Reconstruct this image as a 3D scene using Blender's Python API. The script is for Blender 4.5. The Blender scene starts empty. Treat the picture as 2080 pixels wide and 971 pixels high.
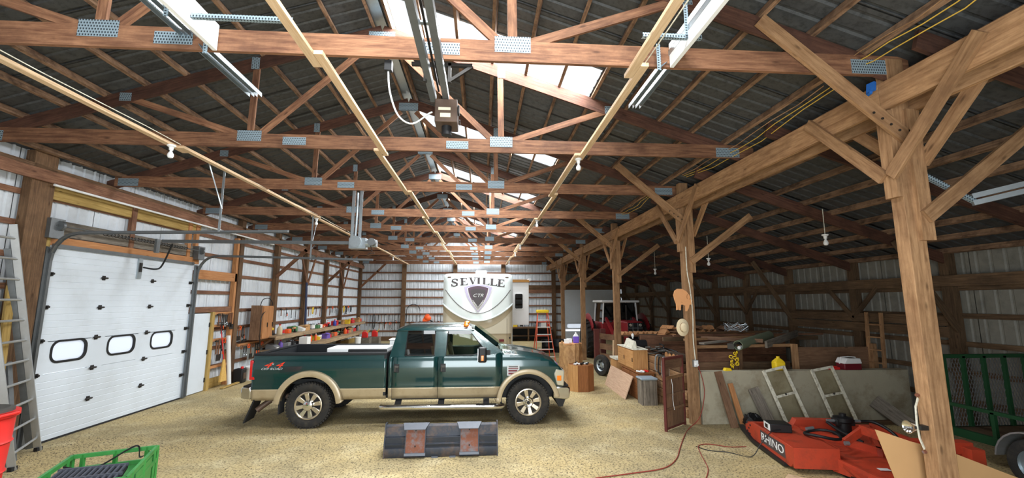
import bpy, bmesh, math, random
from mathutils import Vector, Matrix
random.seed(7)
S = bpy.context.scene
COL = S.collection
# ---------------------------------------------------------------- camera
YAW, PITCH, EYE = math.radians(3.9), math.radians(8.2), Vector((0, 0, 2.45))
FW = Vector((math.sin(YAW)*math.cos(PITCH), math.cos(YAW)*math.cos(PITCH), math.sin(PITCH)))
RT = Vector((math.cos(YAW), -math.sin(YAW), 0)); UPV = RT.cross(FW)
cam = bpy.data.cameras.new('camera'); cam.sensor_width = 36; cam.lens = 36*880/2080; cam.clip_end = 300; cam.clip_start = .05
camo = bpy.data.objects.new('camera', cam); COL.objects.link(camo)
camo.matrix_world = Matrix(((RT.x, UPV.x, -FW.x, EYE.x), (RT.y, UPV.y, -FW.y, EYE.y), (RT.z, UPV.z, -FW.z, EYE.z), (0, 0, 0, 1)))
S.camera = camo
# ---------------------------------------------------------------- world and daylight
W = bpy.data.worlds.new('overcast_sky'); S.world = W; W.use_nodes = True
bg = W.node_tree.nodes['Background']; bg.inputs[0].default_value = (.86, .93, 1, 1); bg.inputs[1].default_value = 1.2
SKYLIGHT_Y = (2.3, 6.42, 10.3, 14.4, 18.6, 22.6, 26.4)
RX, RZ, SL = -1.675, 7.05, 1/3.                  # ridge x, underside of the roof sheet at the ridge, roof slope
def roof_z(x): return RZ - SL*abs(x-RX)
SA = math.atan(SL)
def area(name, loc, sx, sy, power, rot, col=(1, 1, 1)):
    l = bpy.data.lights.new(name, 'AREA'); l.shape = 'RECTANGLE'; l.size = sx; l.size_y = sy; l.energy = power; l.color = col
    o = bpy.data.objects.new(name, l); COL.objects.link(o); o.location = loc; o.rotation_euler = rot; return o
for y in SKYLIGHT_Y:      # daylight entering through each translucent roof sheet
    area('skylight_daylight', (.1, y, roof_z(.1)-.012), 3.3, .84, 420, (0, SA, 0), (.95, .98, 1))
# daylight entering through the big open doorway in the front wall, behind the camera
area('doorway_daylight', (-.4, -1.55, 2.2), 4.4, 4.3, 520, (math.radians(90), 0, 0), (.92, .97, 1))
S.view_settings.view_transform = 'Standard'; S.view_settings.look = 'None'; S.view_settings.gamma = 1
S.view_settings.use_curve_mapping = False
S.view_settings.exposure = 0.22
S.cycles.use_denoising = True
S.cycles.max_bounces = 8; S.cycles.diffuse_bounces = 5; S.cycles.glossy_bounces = 3; S.cycles.transparent_max_bounces = 8
# ---------------------------------------------------------------- materials
def lin(c):
    r = []
    for v in c[:3]:
        v = v/255.; r.append(v/12.92 if v <= .04045 else ((v+.055)/1.055)**2.4)
    return (*r, 1)
def newmat(name):
    m = bpy.data.materials.new(name); m.use_nodes = True
    nt = m.node_tree; return m, nt, nt.nodes['Principled BSDF'], nt.nodes.new, nt.links.new
def setin(n, **k):
    for a, v in k.items():
        a = a.replace('_', ' ')
        if a in n.inputs: n.inputs[a].default_value = v
def plain(name, c, rough=.6, metal=0., var=.12, scale=6., bump=.0, bscale=60., spec=.4, coat=0., dirt=None, dirt_amt=.5, dscale=3., objrand=0.):
    m, nt, b, N, L = newmat(name)
    setin(b, Roughness=rough, Metallic=metal); b.inputs['Specular IOR Level'].default_value = spec; b.inputs['Coat Weight'].default_value = coat
    b.inputs['Coat Roughness'].default_value = .06
    tc = N('ShaderNodeTexCoord'); n = N('ShaderNodeTexNoise'); setin(n, Scale=scale, Detail=5., Roughness=.6)
    L(tc.outputs['Object'], n.inputs['Vector'])
    mix = N('ShaderNodeMix'); mix.data_type = 'RGBA'
    c = lin(c); mix.inputs[6].default_value = tuple(max(0, v*(1-var)) for v in c[:3])+(1,); mix.inputs[7].default_value = tuple(min(1, v*(1+var)) for v in c[:3])+(1,)
    L(n.outputs['Fac'], mix.inputs[0]); out = mix.outputs[2]
    if dirt:
        d = N('ShaderNodeTexNoise'); setin(d, Scale=dscale, Detail=8., Roughness=.7); L(tc.outputs['Object'], d.inputs['Vector'])
        r = N('ShaderNodeValToRGB'); r.color_ramp.elements[0].position = .48; r.color_ramp.elements[1].position = .66
        r.color_ramp.elements[1].color = (dirt_amt,)*3+(1,); L(d.outputs['Fac'], r.inputs[0])
        m2 = N('ShaderNodeMix'); m2.data_type = 'RGBA'; m2.inputs[7].default_value = lin(dirt)
        L(r.outputs[0], m2.inputs[0]); L(out, m2.inputs[6]); out = m2.outputs[2]
    if objrand:
        oi = N('ShaderNodeObjectInfo'); mr = N('ShaderNodeMapRange'); mr.inputs[3].default_value = 1-objrand; mr.inputs[4].default_value = 1+objrand
        L(oi.outputs['Random'], mr.inputs[0]); hv = N('ShaderNodeHueSaturation'); L(mr.outputs[0], hv.inputs['Value']); L(out, hv.inputs['Color']); out = hv.outputs[0]
    L(out, b.inputs['Base Color'])
    if bump:
        bn = N('ShaderNodeTexNoise'); setin(bn, Scale=bscale, Detail=4.); L(tc.outputs['Object'], bn.inputs['Vector'])
        bp = N('ShaderNodeBump'); bp.inputs['Strength'].default_value = bump; bp.inputs['Distance'].default_value = .02
        L(bn.outputs['Fac'], bp.inputs['Height']); L(bp.outputs[0], b.inputs['Normal'])
    return m
def wood(name, c1, c2, rough=.75, stain=None, stain_amt=.6, gx=1.6, gy=26., objrand=.16, knots=True, sscale=1.3):
    """grain runs along u of the UV map (metres)"""
    m, nt, b, N, L = newmat(name); setin(b, Roughness=rough); b.inputs['Specular IOR Level'].default_value = .25
    uv = N('ShaderNodeUVMap'); oi = N('ShaderNodeObjectInfo')
    off = N('ShaderNodeMath'); off.operation = 'MULTIPLY'; off.inputs[1].default_value = 37.; L(oi.outputs['Random'], off.inputs[0])
    cb = N('ShaderNodeCombineXYZ'); L(off.outputs[0], cb.inputs[0]); L(off.outputs[0], cb.inputs[1])
    ad = N('ShaderNodeVectorMath'); ad.operation = 'ADD'; L(uv.outputs[0], ad.inputs[0]); L(cb.outputs[0], ad.inputs[1])
    mp = N('ShaderNodeMapping'); mp.inputs['Scale'].default_value = (gx, gy, 1); L(ad.outputs[0], mp.inputs[0])
    n = N('ShaderNodeTexNoise'); setin(n, Scale=1.5, Detail=7., Roughness=.65, Distortion=.35); L(mp.outputs[0], n.inputs['Vector'])
    r = N('ShaderNodeValToRGB'); r.color_ramp.elements[0].position = .33; r.color_ramp.elements[1].position = .68
    r.color_ramp.elements[0].color = lin(c1); r.color_ramp.elements[1].color = lin(c2); L(n.outputs['Fac'], r.inputs[0]); out = r.outputs[0]
    if stain:
        sn = N('ShaderNodeTexNoise'); setin(sn, Scale=sscale, Detail=6., Roughness=.7); L(ad.outputs[0], sn.inputs['Vector'])
        sr = N('ShaderNodeValToRGB'); sr.color_ramp.elements[0].position = .45; sr.color_ramp.elements[1].position = .68
        sr.color_ramp.elements[1].color = (stain_amt,)*3+(1,); L(sn.outputs['Fac'], sr.inputs[0])
        mx = N('ShaderNodeMix'); mx.data_type = 'RGBA'; mx.inputs[7].default_value = lin(stain); L(sr.outputs[0], mx.inputs[0]); L(out, mx.inputs[6]); out = mx.outputs[2]
    if knots:
        mk = N('ShaderNodeMapping'); mk.inputs['Scale'].default_value = (2.2, 7, 1); L(ad.outputs[0], mk.inputs[0])
        v = N('ShaderNodeTexVoronoi'); setin(v, Scale=1.); L(mk.outputs[0], v.inputs['Vector'])
        kr = N('ShaderNodeValToRGB'); kr.color_ramp.elements[0].position = .05; kr.color_ramp.elements[1].position = .13
        kr.color_ramp.elements[0].color = (.7,)*3+(1,); kr.color_ramp.elements[1].color = (0, 0, 0, 1); L(v.outputs['Distance'], kr.inputs[0])
        mx = N('ShaderNodeMix'); mx.data_type = 'RGBA'; mx.inputs[7].default_value = tuple(x*.35 for x in lin(c1)[:3])+(1,); L(kr.outputs[0], mx.inputs[0]); L(out, mx.inputs[6]); out = mx.outputs[2]
    mr = N('ShaderNodeMapRange'); mr.inputs[3].default_value = 1-objrand; mr.inputs[4].default_value = 1+objrand; L(oi.outputs['Random'], mr.inputs[0])
    hv = N('ShaderNodeHueSaturation'); L(mr.outputs[0], hv.inputs['Value']); L(out, hv.inputs['Color']); L(hv.outputs[0], b.inputs['Base Color'])
    bp = N('ShaderNodeBump'); bp.inputs['Strength'].default_value = .25; bp.inputs['Distance'].default_value = .01; L(n.outputs['Fac'], bp.inputs['Height']); L(bp.outputs[0], b.inputs['Normal'])
    return m
def translucent(name, c, w=.85):
    m, nt, b, N, L = newmat(name); t = N('ShaderNodeBsdfTranslucent'); t.inputs[0].default_value = lin(c)
    b.inputs['Base Color'].default_value = lin(c); setin(b, Roughness=.3)
    mx = N('ShaderNodeMixShader'); mx.inputs[0].default_value = w; L(b.outputs[0], mx.inputs[1]); L(t.outputs[0], mx.inputs[2]); L(mx.outputs[0], nt.nodes['Material Output'].inputs[0]); return m
def glass(name, c, clear=.6, rough=.02):
    m, nt, b, N, L = newmat(name); b.inputs['Base Color'].default_value = lin((12, 14, 14)); setin(b, Roughness=rough)
    b.inputs['Specular IOR Level'].default_value = .8
    t = N('ShaderNodeBsdfTransparent'); t.inputs[0].default_value = lin(c)
    mx = N('ShaderNodeMixShader'); mx.inputs[0].default_value = clear; L(b.outputs[0], mx.inputs[1]); L(t.outputs[0], mx.inputs[2]); L(mx.outputs[0], nt.nodes['Material Output'].inputs[0]); return m
def plate_mat(name, c, dark):
    """galvanised truss plate: rows of punched slots (uv in metres)"""
    m, nt, b, N, L = newmat(name); setin(b, Roughness=.6, Metallic=.3)
    uv = N('ShaderNodeUVMap'); br = N('ShaderNodeTexBrick'); br.offset = .5; br.inputs['Color1'].default_value = lin(dark); br.inputs['Color2'].default_value = lin(dark)
    br.inputs['Mortar'].default_value = lin(c); setin(br, Scale=1.); br.inputs['Mortar Size'].default_value = .0065; br.inputs['Mortar Smooth'].default_value = .1
    br.inputs['Brick Width'].default_value = .026; br.inputs['Row Height'].default_value = .03
    L(uv.outputs[0], br.inputs['Vector']); L(br.outputs[0], b.inputs['Base Color']); return m
# ---------------------------------------------------------------- mesh helpers
def V(*a): return Vector(a)
class MB:
    def __init__(s): s.v = []; s.f = []; s.uv = []
    def poly(s, pts, uvs=None):
        b = len(s.v); s.v += [tuple(p) for p in pts]; s.f.append(tuple(range(b, b+len(pts)))); s.uv.append(uvs)
        return s
    def hexa(s, c, L=None):
        """8 corners: bottom ring 0-3 then top ring 4-7; axis 0->? uv u along the longest edge"""
        b = len(s.v); s.v += [tuple(p) for p in c]
        for q in ((0, 3, 2, 1), (4, 5, 6, 7), (0, 1, 5, 4), (1, 2, 6, 5), (2, 3, 7, 6), (3, 0, 4, 7)):
            P = [Vector(c[i]) for i in q]; e0, e1 = P[1]-P[0], P[2]-P[1]
            l0, l1 = e0.length, e1.length; sh = q[0]*.13
            uv = [(0, sh), (l0, sh), (l0, l1+sh), (0, l1+sh)] if l0 >= l1 else [(0, sh), (0, l0+sh), (l1, l0+sh), (l1, sh)]
            s.f.append(tuple(b+i for i in q)); s.uv.append(uv)
        return s
    def bar(s, p0, p1, w, h, up=(0, 0, 1)):
        p0, p1 = Vector(p0), Vector(p1); d = (p1-p0).normalized(); up = Vector(up)
        if abs(d.dot(up)) > .98: up = Vector((0, 1, 0)) if abs(d.y) < .9 else Vector((1, 0, 0))
        r = d.cross(up).normalized(); u = r.cross(d); a, c = r*w/2, u*h/2
        return s.hexa([p0-a-c, p0+a-c, p0+a+c, p0-a+c, p1-a-c, p1+a-c, p1+a+c, p1-a+c])
    def box(s, c, z, rz=0, ry=0, rx=0):
        c = Vector(c); x, y, h = z[0]/2, z[1]/2, z[2]/2; R = Matrix.Rotation(rz, 3, 'Z') @ Matrix.Rotation(ry, 3, 'Y') @ Matrix.Rotation(rx, 3, 'X')
        return s.hexa([c+R @ Vector(p) for p in ((-x, -y, -h), (x, -y, -h), (x, y, -h), (-x, y, -h), (-x, -y, h), (x, -y, h), (x, y, h), (-x, y, h))])
    def bb(s, x0, x1, y0, y1, z0, z1): return s.box(((x0+x1)/2, (y0+y1)/2, (z0+z1)/2), (abs(x1-x0), abs(y1-y0), abs(z1-z0)))
    def prism(s, poly, axis, a, b, poly2=None):
        n = len(poly); k = len(s.v); poly2 = poly2 or poly
        def P(q, t): return {'x': (t, q[0], q[1]), 'y': (q[0], t, q[1]), 'z': (q[0], q[1], t)}[axis]
        s.v += [P(q, a) for q in poly]+[P(q, b) for q in poly2]
        s.f.append(tuple(range(k, k+n))); s.uv.append([tuple(q) for q in poly]); s.f.append(tuple(range(k+2*n-1, k+n-1, -1))); s.uv.append([tuple(q) for q in poly2[::-1]])
        d = 0.
        for i in range(n):
            j = (i+1) % n; l = math.dist(poly[i], poly[j]); s.f.append((k+i, k+n+i, k+n+j, k+j)); s.uv.append([(d, 0), (d, abs(b-a)), (d+l, abs(b-a)), (d+l, 0)]); d += l
        return s
    def tube(s, pts, r, n=8, cap=True, closed=False, flat=1., sm=0):
        pts = [Vector(p) for p in pts]
        if sm and not closed:        # smooth path through the points
            q = [pts[0]]+pts+[pts[-1]]; o = []
            for i in range(1, len(q)-2):
                for k in range(sm):
                    t = k/sm; a, b, c, d = q[i-1], q[i], q[i+1], q[i+2]
                    o.append(.5*((2*b)+(c-a)*t+(2*a-5*b+4*c-d)*t*t+(3*b-a-3*c+d)*t**3))
            pts = o+[pts[-1]]
        m = len(pts); R = r if isinstance(r, (list, tuple)) else [r]*m
        k = len(s.v); T = []
        for i in range(m):
            a = pts[(i-1) % m] if (closed or i > 0) else pts[i]; b = pts[(i+1) % m] if (closed or i < m-1) else pts[i]; T.append((b-a).normalized())
        up = Vector((0, 0, 1)) if abs(T[0].z) < .9 else Vector((1, 0, 0)); u = (up-T[0]*up.dot(T[0])).normalized()
        d = 0.; D = [0.]
        for i in range(m):
            if i: u = (u-T[i]*u.dot(T[i])); u = u.normalized() if u.length > 1e-6 else T[i].orthogonal().normalized(); d += (pts[i]-pts[i-1]).length; D.append(d)
            w = T[i].cross(u)
            for j in range(n):
                t = 2*math.pi*j/n; s.v.append(tuple(pts[i]+(u*math.cos(t)+w*math.sin(t)*flat)*R[i]))
        for i in range(m if closed else m-1):
            for j in range(n):
                i2 = (i+1) % m; j2 = (j+1) % n
                s.f.append((k+i*n+j, k+i*n+j2, k+i2*n+j2, k+i2*n+j)); a, b = D[i], D[i2] if i2 else D[i]+.1; h = R[i]*6.3/n; s.uv.append([(a, j*h), (a, j*h+h), (b, j*h+h), (b, j*h)])
        if cap and not closed:
            s.f.append(tuple(k+j for j in reversed(range(n)))); s.uv.append(None); s.f.append(tuple(k+(m-1)*n+j for j in range(n))); s.uv.append(None)
        return s
    def cyl(s, p0, p1, r, n=12, r2=None): return s.tube([p0, p1], [r, r if r2 is None else r2], n)
    def lathe(s, prof, c=(0, 0, 0), n=24, axis='z', cap=True):
        k = len(s.v); c = Vector(c); m = len(prof)
        for r, h in prof:
            for j in range(n):
                t = 2*math.pi*j/n; a, b = r*math.cos(t), r*math.sin(t)
                s.v.append(tuple(c+Vector({'z': (a, b, h), 'y': (a, h, -b), 'x': (h, a, b)}[axis])))
        for i in range(m-1):
            for j in range(n):
                j2 = (j+1) % n; s.f.append((k+i*n+j, k+i*n+j2, k+(i+1)*n+j2, k+(i+1)*n+j)); s.uv.append([(prof[i][1], j*.1), (prof[i][1], j*.1+.1), (prof[i+1][1], j*.1+.1), (prof[i+1][1], j*.1)])
        if cap:
            if prof[0][0] > 1e-4: s.f.append(tuple(k+j for j in reversed(range(n)))); s.uv.append(None)
            if prof[-1][0] > 1e-4: s.f.append(tuple(k+(m-1)*n+j for j in range(n))); s.uv.append(None)
        return s
    def ball(s, c, r, n=12, m=8):
        r = r if isinstance(r, (list, tuple)) else (r, r, r); k = len(s.v); c = Vector(c)
        for i in range(m+1):
            p = math.pi*i/m
            for j in range(n):
                t = 2*math.pi*j/n; s.v.append((c.x+r[0]*math.sin(p)*math.cos(t), c.y+r[1]*math.sin(p)*math.sin(t), c.z-r[2]*math.cos(p)))
        for i in range(m):
            for j in range(n):
                j2 = (j+1) % n; s.f.append((k+i*n+j, k+i*n+j2, k+(i+1)*n+j2, k+(i+1)*n+j)); s.uv.append(None)
        return s
    def xf(s, M):
        s.v = [tuple(M @ Vector(p)) for p in s.v]; return s
    def build(s, name, mat, parent=None, loc=None, world=False, bevel=0., seg=2, smooth=40., sub=0):
        off = Vector(loc) if loc is not None else Vector()
        if world and parent is not None: off = parent.location.copy()
        me = bpy.data.meshes.new(name); me.from_pydata([(p[0]-off.x, p[1]-off.y, p[2]-off.z) for p in s.v], [], s.f)
        ul = me.uv_layers.new(name='UVMap'); i = 0; buf = []
        for f, u in zip(s.f, s.uv):
            if u: 
                for q in u: buf += [q[0], q[1]]
            else:
                for q in f: p = s.v[q]; buf += [p[0]+p[1]*.3, p[2]+p[1]*.2]
        ul.data.foreach_set('uv', buf)
        bm = bmesh.new(); bm.from_mesh(me); bmesh.ops.remove_doubles(bm, verts=bm.verts, dist=1e-5); bmesh.ops.recalc_face_normals(bm, faces=bm.faces); bm.to_mesh(me); bm.free()
        if smooth:
            for p in me.polygons: p.use_smooth = True
            me.set_sharp_from_angle(angle=math.radians(smooth))
        me.materials.append(M[mat] if isinstance(mat, str) else mat)
        o = bpy.data.objects.new(name, me); COL.objects.link(o)
        if parent is not None: o.parent = parent
        elif loc is not None: o.location = loc
        if bevel:
            b = o.modifiers.new('edge', 'BEVEL'); b.width = bevel; b.segments = seg; b.limit_method = 'ANGLE'; b.angle_limit = math.radians(35)
        if sub:
            b = o.modifiers.new('sub', 'SUBSURF'); b.levels = sub; b.render_levels = sub
        return o
def tag(o, label=None, cat=None, group=None, kind=None):
    for k, v in (('label', label), ('category', cat), ('group', group), ('kind', kind)):
        if v: o[k] = v
    return o
def thing(name, loc, label, cat, group=None, rz=0., kind=None):
    o = bpy.data.objects.new(name, None); COL.objects.link(o); o.location = loc; o.rotation_euler = (0, 0, rz); o.empty_display_size = .1
    return tag(o, label, cat, group, kind)
def setting(name, loc=(0, 0, 0)):
    o = bpy.data.objects.new(name, None); COL.objects.link(o); o.location = loc; o['kind'] = 'structure'; return o
def copy_tree(o, parent=None, loc=None, rz=None):
    c = o.copy(); COL.objects.link(c)
    if parent is not None: c.parent = parent
    if loc is not None: c.location = loc
    if rz is not None: c.rotation_euler = (0, 0, rz)
    for ch in KIDS(o): copy_tree(ch, c)
    return c
def KIDS(o): return [q for q in bpy.data.objects if q.parent == o]
ORD = ['first', 'second', 'third', 'fourth', 'fifth', 'sixth', 'seventh', 'eighth', 'ninth', 'tenth', 'eleventh', 'twelfth', 'thirteenth', 'fourteenth', 'fifteenth', 'sixteenth', 'seventeenth', 'eighteenth', 'nineteenth', 'twentieth'] + ['%dth' % i if i % 10 not in (1, 2, 3) else '%d%s' % (i, ('st', 'nd', 'rd')[i % 10-1]) for i in range(21, 60)]
def ring(c, r, n, a0=0, a1=2*math.pi, axis='z'):
    o = []
    for i in range(n):
        t = a0+(a1-a0)*i/(n-1 if abs(a1-a0) < 6.28 else n); a, b = r*math.cos(t), r*math.sin(t)
        o.append({'z': (c[0]+a, c[1]+b, c[2]), 'y': (c[0]+a, c[1], c[2]+b), 'x': (c[0], c[1]+a, c[2]+b)}[axis])
    return o
def text(name, s, size, mat, parent, M4, extrude=.002, width=None, shear=0., font=None):
    """real lettering turned into a mesh, placed by M4 in the parent's frame"""
    cu = bpy.data.curves.new(name, 'FONT'); cu.body = s; cu.size = size; cu.extrude = extrude; cu.align_x = 'CENTER'; cu.align_y = 'CENTER'; cu.shear = shear; cu.resolution_u = 3
    t = bpy.data.objects.new(name+'_tmp', cu); COL.objects.link(t)
    bpy.context.view_layer.update(); dg = bpy.context.evaluated_depsgraph_get(); me = bpy.data.meshes.new_from_object(t.evaluated_get(dg)); bpy.data.objects.remove(t)
    if width and me.vertices:
        xs = [v.co.x for v in me.vertices]; k = width/(max(xs)-min(xs))
        for v in me.vertices: v.co.x *= k
    me.name = name; me.materials.clear(); me.materials.append(M[mat]); o = bpy.data.objects.new(name, me); COL.objects.link(o); o.parent = parent; o.matrix_local = M4; return o, me
def frame(loc, xa, za):
    """matrix: text x axis, text normal"""
    x = Vector(xa).normalized(); z = Vector(za).normalized(); y = z.cross(x); l = Vector(loc)
    return Matrix(((x.x, y.x, z.x, l.x), (x.y, y.y, z.y, l.y), (x.z, y.z, z.z, l.z), (0, 0, 0, 1)))
M = {}
M['truss'] = wood('weathered_red_brown_lumber', (92, 60, 44), (148, 108, 80), stain=(64, 42, 33), stain_amt=.6, gy=18)
M['rafter'] = wood('dark_stained_rafter_lumber', (66, 42, 34), (98, 68, 54), stain=(42, 29, 25), stain_amt=.7)
M['purlin'] = wood('dusty_purlin_lumber', (104, 78, 60), (158, 128, 102), stain=(58, 42, 33), stain_amt=.9, sscale=3.5)
M['newwood'] = wood('pale_new_lumber', (196, 164, 128), (222, 196, 162), objrand=.06)
M['tan'] = wood('tan_barn_timber', (130, 96, 66), (182, 144, 106), stain=(98, 70, 50), stain_amt=.55, gy=16)
M['girt'] = wood('brown_girt_lumber', (98, 66, 50), (144, 106, 82), stain=(74, 48, 38))
M['post'] = wood('brown_wall_post_timber', (84, 62, 44), (126, 98, 72), stain=(58, 42, 32))
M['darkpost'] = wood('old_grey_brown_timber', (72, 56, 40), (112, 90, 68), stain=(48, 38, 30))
M['yellowwood'] = wood('yellow_treated_lumber', (150, 122, 66), (188, 160, 98), objrand=.06)
M['orangewood'] = wood('orange_pine_lumber', (160, 106, 66), (192, 140, 94), objrand=.06)
M['greywood'] = wood('silver_grey_old_wood', (96, 90, 82), (150, 142, 130), stain=(70, 64, 58))
M['brownboard'] = wood('reddish_brown_board', (108, 80, 62), (148, 116, 90), stain=(82, 60, 48))
M['splitwood'] = wood('fresh_split_firewood', (176, 120, 78), (214, 164, 116))
M['bark'] = plain('firewood_bark', (74, 60, 48), .95, var=.35, scale=12, bump=.8, bscale=30)
M['log'] = wood('pale_peeled_log', (150, 112, 74), (196, 158, 112), stain=(96, 62, 40), stain_amt=.7, gx=4, gy=10)
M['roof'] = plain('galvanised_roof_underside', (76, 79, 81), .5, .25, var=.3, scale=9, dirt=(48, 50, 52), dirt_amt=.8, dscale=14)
M['skylight'] = translucent('translucent_roof_sheet', (246, 249, 250))
M['frost'] = translucent('frosted_window_pane', (246, 248, 252))
M['wallmetal'] = plain('white_painted_wall_steel', (206, 213, 220), .7, var=.05, scale=2, dirt=(176, 180, 184), dirt_amt=.4)
M['wallmetal_r'] = plain('shade_darkened_wall_steel', (120, 119, 111), .6, var=.2, scale=8, dirt=(86, 86, 80), dirt_amt=.6)  # darker grey puts the dim lean-to's shade into the wall colour
M['plate'] = plate_mat('punched_truss_plate', (142, 160, 170), (52, 60, 66))
M['galv'] = plain('galvanised_steel', (168, 178, 184), .35, .75, var=.12, scale=20)
M['track'] = plain('dull_steel_track', (112, 116, 118), .45, .6, var=.2, scale=15)
M['doorwhite'] = plain('white_door_skin', (208, 217, 226), .42, var=.03, scale=3, dirt=(188, 194, 198), dirt_amt=.3, dscale=2)
M['white'] = plain('white_paint', (232, 234, 234), .5, var=.04)
M['black'] = plain('black_plastic', (24, 25, 27), .5, var=.2, scale=12)
M['rubber'] = plain('black_rubber', (34, 34, 35), .8, var=.2, scale=15)
M['darkmetal'] = plain('dark_iron', (52, 50, 48), .55, .5, var=.3, scale=15)
M['concrete'] = plain('stained_concrete', (168, 162, 142), .9, var=.15, scale=2.5, bump=.25, bscale=40, dirt=(118, 104, 78), dirt_amt=.7, dscale=1.6)
M['chrome'] = plain('chrome', (220, 222, 224), .12, 1., var=.02)
# ================================================================ SETTING
YB, YF, XL, XR = 28.2, -1.6, -7.6, 9.0            # back wall, front wall, inner faces of left posts / right posts
def floor_material():
    m, nt, b, N, L = newmat('tan_gravel_ground'); setin(b, Roughness=.95); b.inputs['Specular IOR Level'].default_value = .15
    tc = N('ShaderNodeTexCoord'); P = tc.outputs['Object']
    def noise(sc, d=6., r=.65):
        n = N('ShaderNodeTexNoise'); setin(n, Scale=sc, Detail=d, Roughness=r); L(P, n.inputs['Vector']); return n.outputs['Fac']
    def mix(f, a, bcol, p0, p1, amt=1.):
        r = N('ShaderNodeValToRGB'); r.color_ramp.elements[0].position = p0; r.color_ramp.elements[1].position = p1; r.color_ramp.elements[1].color = (amt,)*3+(1,); L(f, r.inputs[0])
        x = N('ShaderNodeMix'); x.data_type = 'RGBA'; L(r.outputs[0], x.inputs[0])
        if isinstance(a, tuple): x.inputs[6].default_value = a
        else: L(a, x.inputs[6])
        x.inputs[7].default_value = bcol; return x.outputs[2]
    c = mix(noise(.55), lin((190, 170, 124)), lin((158, 145, 112)), .4, .62)
    c = mix(noise(1.7), c, lin((208, 194, 156)), .5, .72, .7)
    c = mix(noise(30, 3.), c, lin((84, 76, 60)), .5, .64, .85)
    v = N('ShaderNodeTexVoronoi'); setin(v, Scale=42.); L(P, v.inputs['Vector'])
    r = N('ShaderNodeValToRGB'); r.color_ramp.elements[0].position = .08; r.color_ramp.elements[1].position = .3; r.color_ramp.elements[0].color = (.85,)*3+(1,); r.color_ramp.elements[1].color = (0, 0, 0, 1); L(v.outputs['Distance'], r.inputs[0])
    g = N('ShaderNodeMath'); g.operation = 'MULTIPLY'; L(r.outputs[0], g.inputs[0])
    gr = N('ShaderNodeValToRGB'); gr.color_ramp.elements[0].position = .42; gr.color_ramp.elements[1].position = .58; L(noise(3.2), gr.inputs[0]); L(gr.outputs[0], g.inputs[1])
    x = N('ShaderNodeMix'); x.data_type = 'RGBA'; L(g.outputs[0], x.inputs[0]); L(c, x.inputs[6]); x.inputs[7].default_value = lin((72, 66, 56)); c = x.outputs[2]
    L(c, b.inputs['Base Color'])
    bp = N('ShaderNodeBump'); bp.inputs['Strength'].default_value = .55; bp.inputs['Distance'].default_value = .02; L(noise(34, 5.), bp.inputs['Height']); L(bp.outputs[0], b.inputs['Normal']); return m
M['floor'] = floor_material()
o = MB().bb(-9, 10.2, -4, 29.5, -.3, 0).build('floor', 'floor', smooth=0); o['kind'] = 'structure'
M['pebble'] = plain('loose_gravel', (124, 112, 88), .9, var=.35, scale=1.2, dirt=(70, 64, 54), dirt_amt=.9, dscale=9)
g = MB(); rg = random.Random(3)
for i in range(26000):
    y = 4.6+7.2*rg.random()**1.25; x = -7.4+rg.random()*12; 
    if math.sin(x*1.3+y*.7)+math.sin(y*2.1-x*.5)+rg.random()*1.6 < .25: continue
    r = .005+.009*rg.random()**2; b = len(g.v); a = rg.random()*6.28
    for k in range(4): t = a+k*1.57+rg.random()*.5; g.v.append((x+r*math.cos(t), y+r*math.sin(t), 0))
    g.v.append((x+rg.uniform(-.3, .3)*r, y, r*(.6+.5*rg.random())))
    for k in range(4): g.f.append((b+k, b+(k+1) % 4, b+4)); g.uv.append(None)
o = g.build('loose_gravel', 'pebble', smooth=0); tag(o, 'loose grey and tan gravel scattered over the dirt floor', 'gravel', kind='stuff')

# ---------------------------------------------------------------- ribbed sheet steel
def rib_profile(w, pitch=.2286):
    """(offset, height) along one sheet of width w"""
    out = [(0, 0)]; k = 0
    while k*pitch < w-.05:
        a = k*pitch+pitch/2
        out += [(a-.034, 0), (a-.014, .02), (a+.014, .02), (a+.034, 0)]; k += 1
    out.append((w, 0)); return out
def sheet(u0, w, f):
    """f(u, h) -> (bottom point, top point)"""
    m = MB(); pr = rib_profile(w); prev = None
    for u, h in pr:
        a, b = f(u0+u, h)
        if prev: m.poly([prev[0], a, b, prev[1]], [(0, u), (0, u+.1), (1, u+.1), (1, u)])
        prev = (a, b)
    return m
SW = .9144
def sheets(par, mat, u0, u1, f, name='metal_sheet'):
    u = u0
    while u < u1-.02:
        w = min(SW+.012, u1-u+.002); sheet(u, w, f).build(name, mat, par, world=True, smooth=0); u += SW
wl = setting('wall_left', (-7.78, 13, 0))
def fL(y, h): return (-7.77-.0+h*-1, y, 0.), (-7.77-h, y, roof_z(-7.77)+.02)
DY0, DY1, DZ = 8.15, 12.0, 3.47       # overhead door opening
def fLd(y, h): return (-7.77-h, y, DZ), (-7.77-h, y, roof_z(-7.77)+.02)
sheets(wl, 'wallmetal', YF, DY0, fL); sheets(wl, 'wallmetal', DY0, DY1, fLd); sheets(wl, 'wallmetal', DY1, YB+.1, fL)
wr = setting('wall_right', (9.2, 13, 0))
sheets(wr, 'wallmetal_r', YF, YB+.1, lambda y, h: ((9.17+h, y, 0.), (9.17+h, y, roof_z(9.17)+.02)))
wb = setting('wall_back', (0, 28.4, 0))
D3A, D3B, D3Z = 5.35, 8.75, 3.2
sheets(wb, 'wallmetal', -7.77, D3A, lambda x, h: ((x, 28.37+h, 0.), (x, 28.37+h, roof_z(x)+.02)))
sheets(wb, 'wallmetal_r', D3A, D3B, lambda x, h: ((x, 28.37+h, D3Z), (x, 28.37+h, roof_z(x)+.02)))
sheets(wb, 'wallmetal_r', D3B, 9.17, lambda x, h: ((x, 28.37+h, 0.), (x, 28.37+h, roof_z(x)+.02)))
wf = setting('wall_front', (0, YF, 0))
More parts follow.
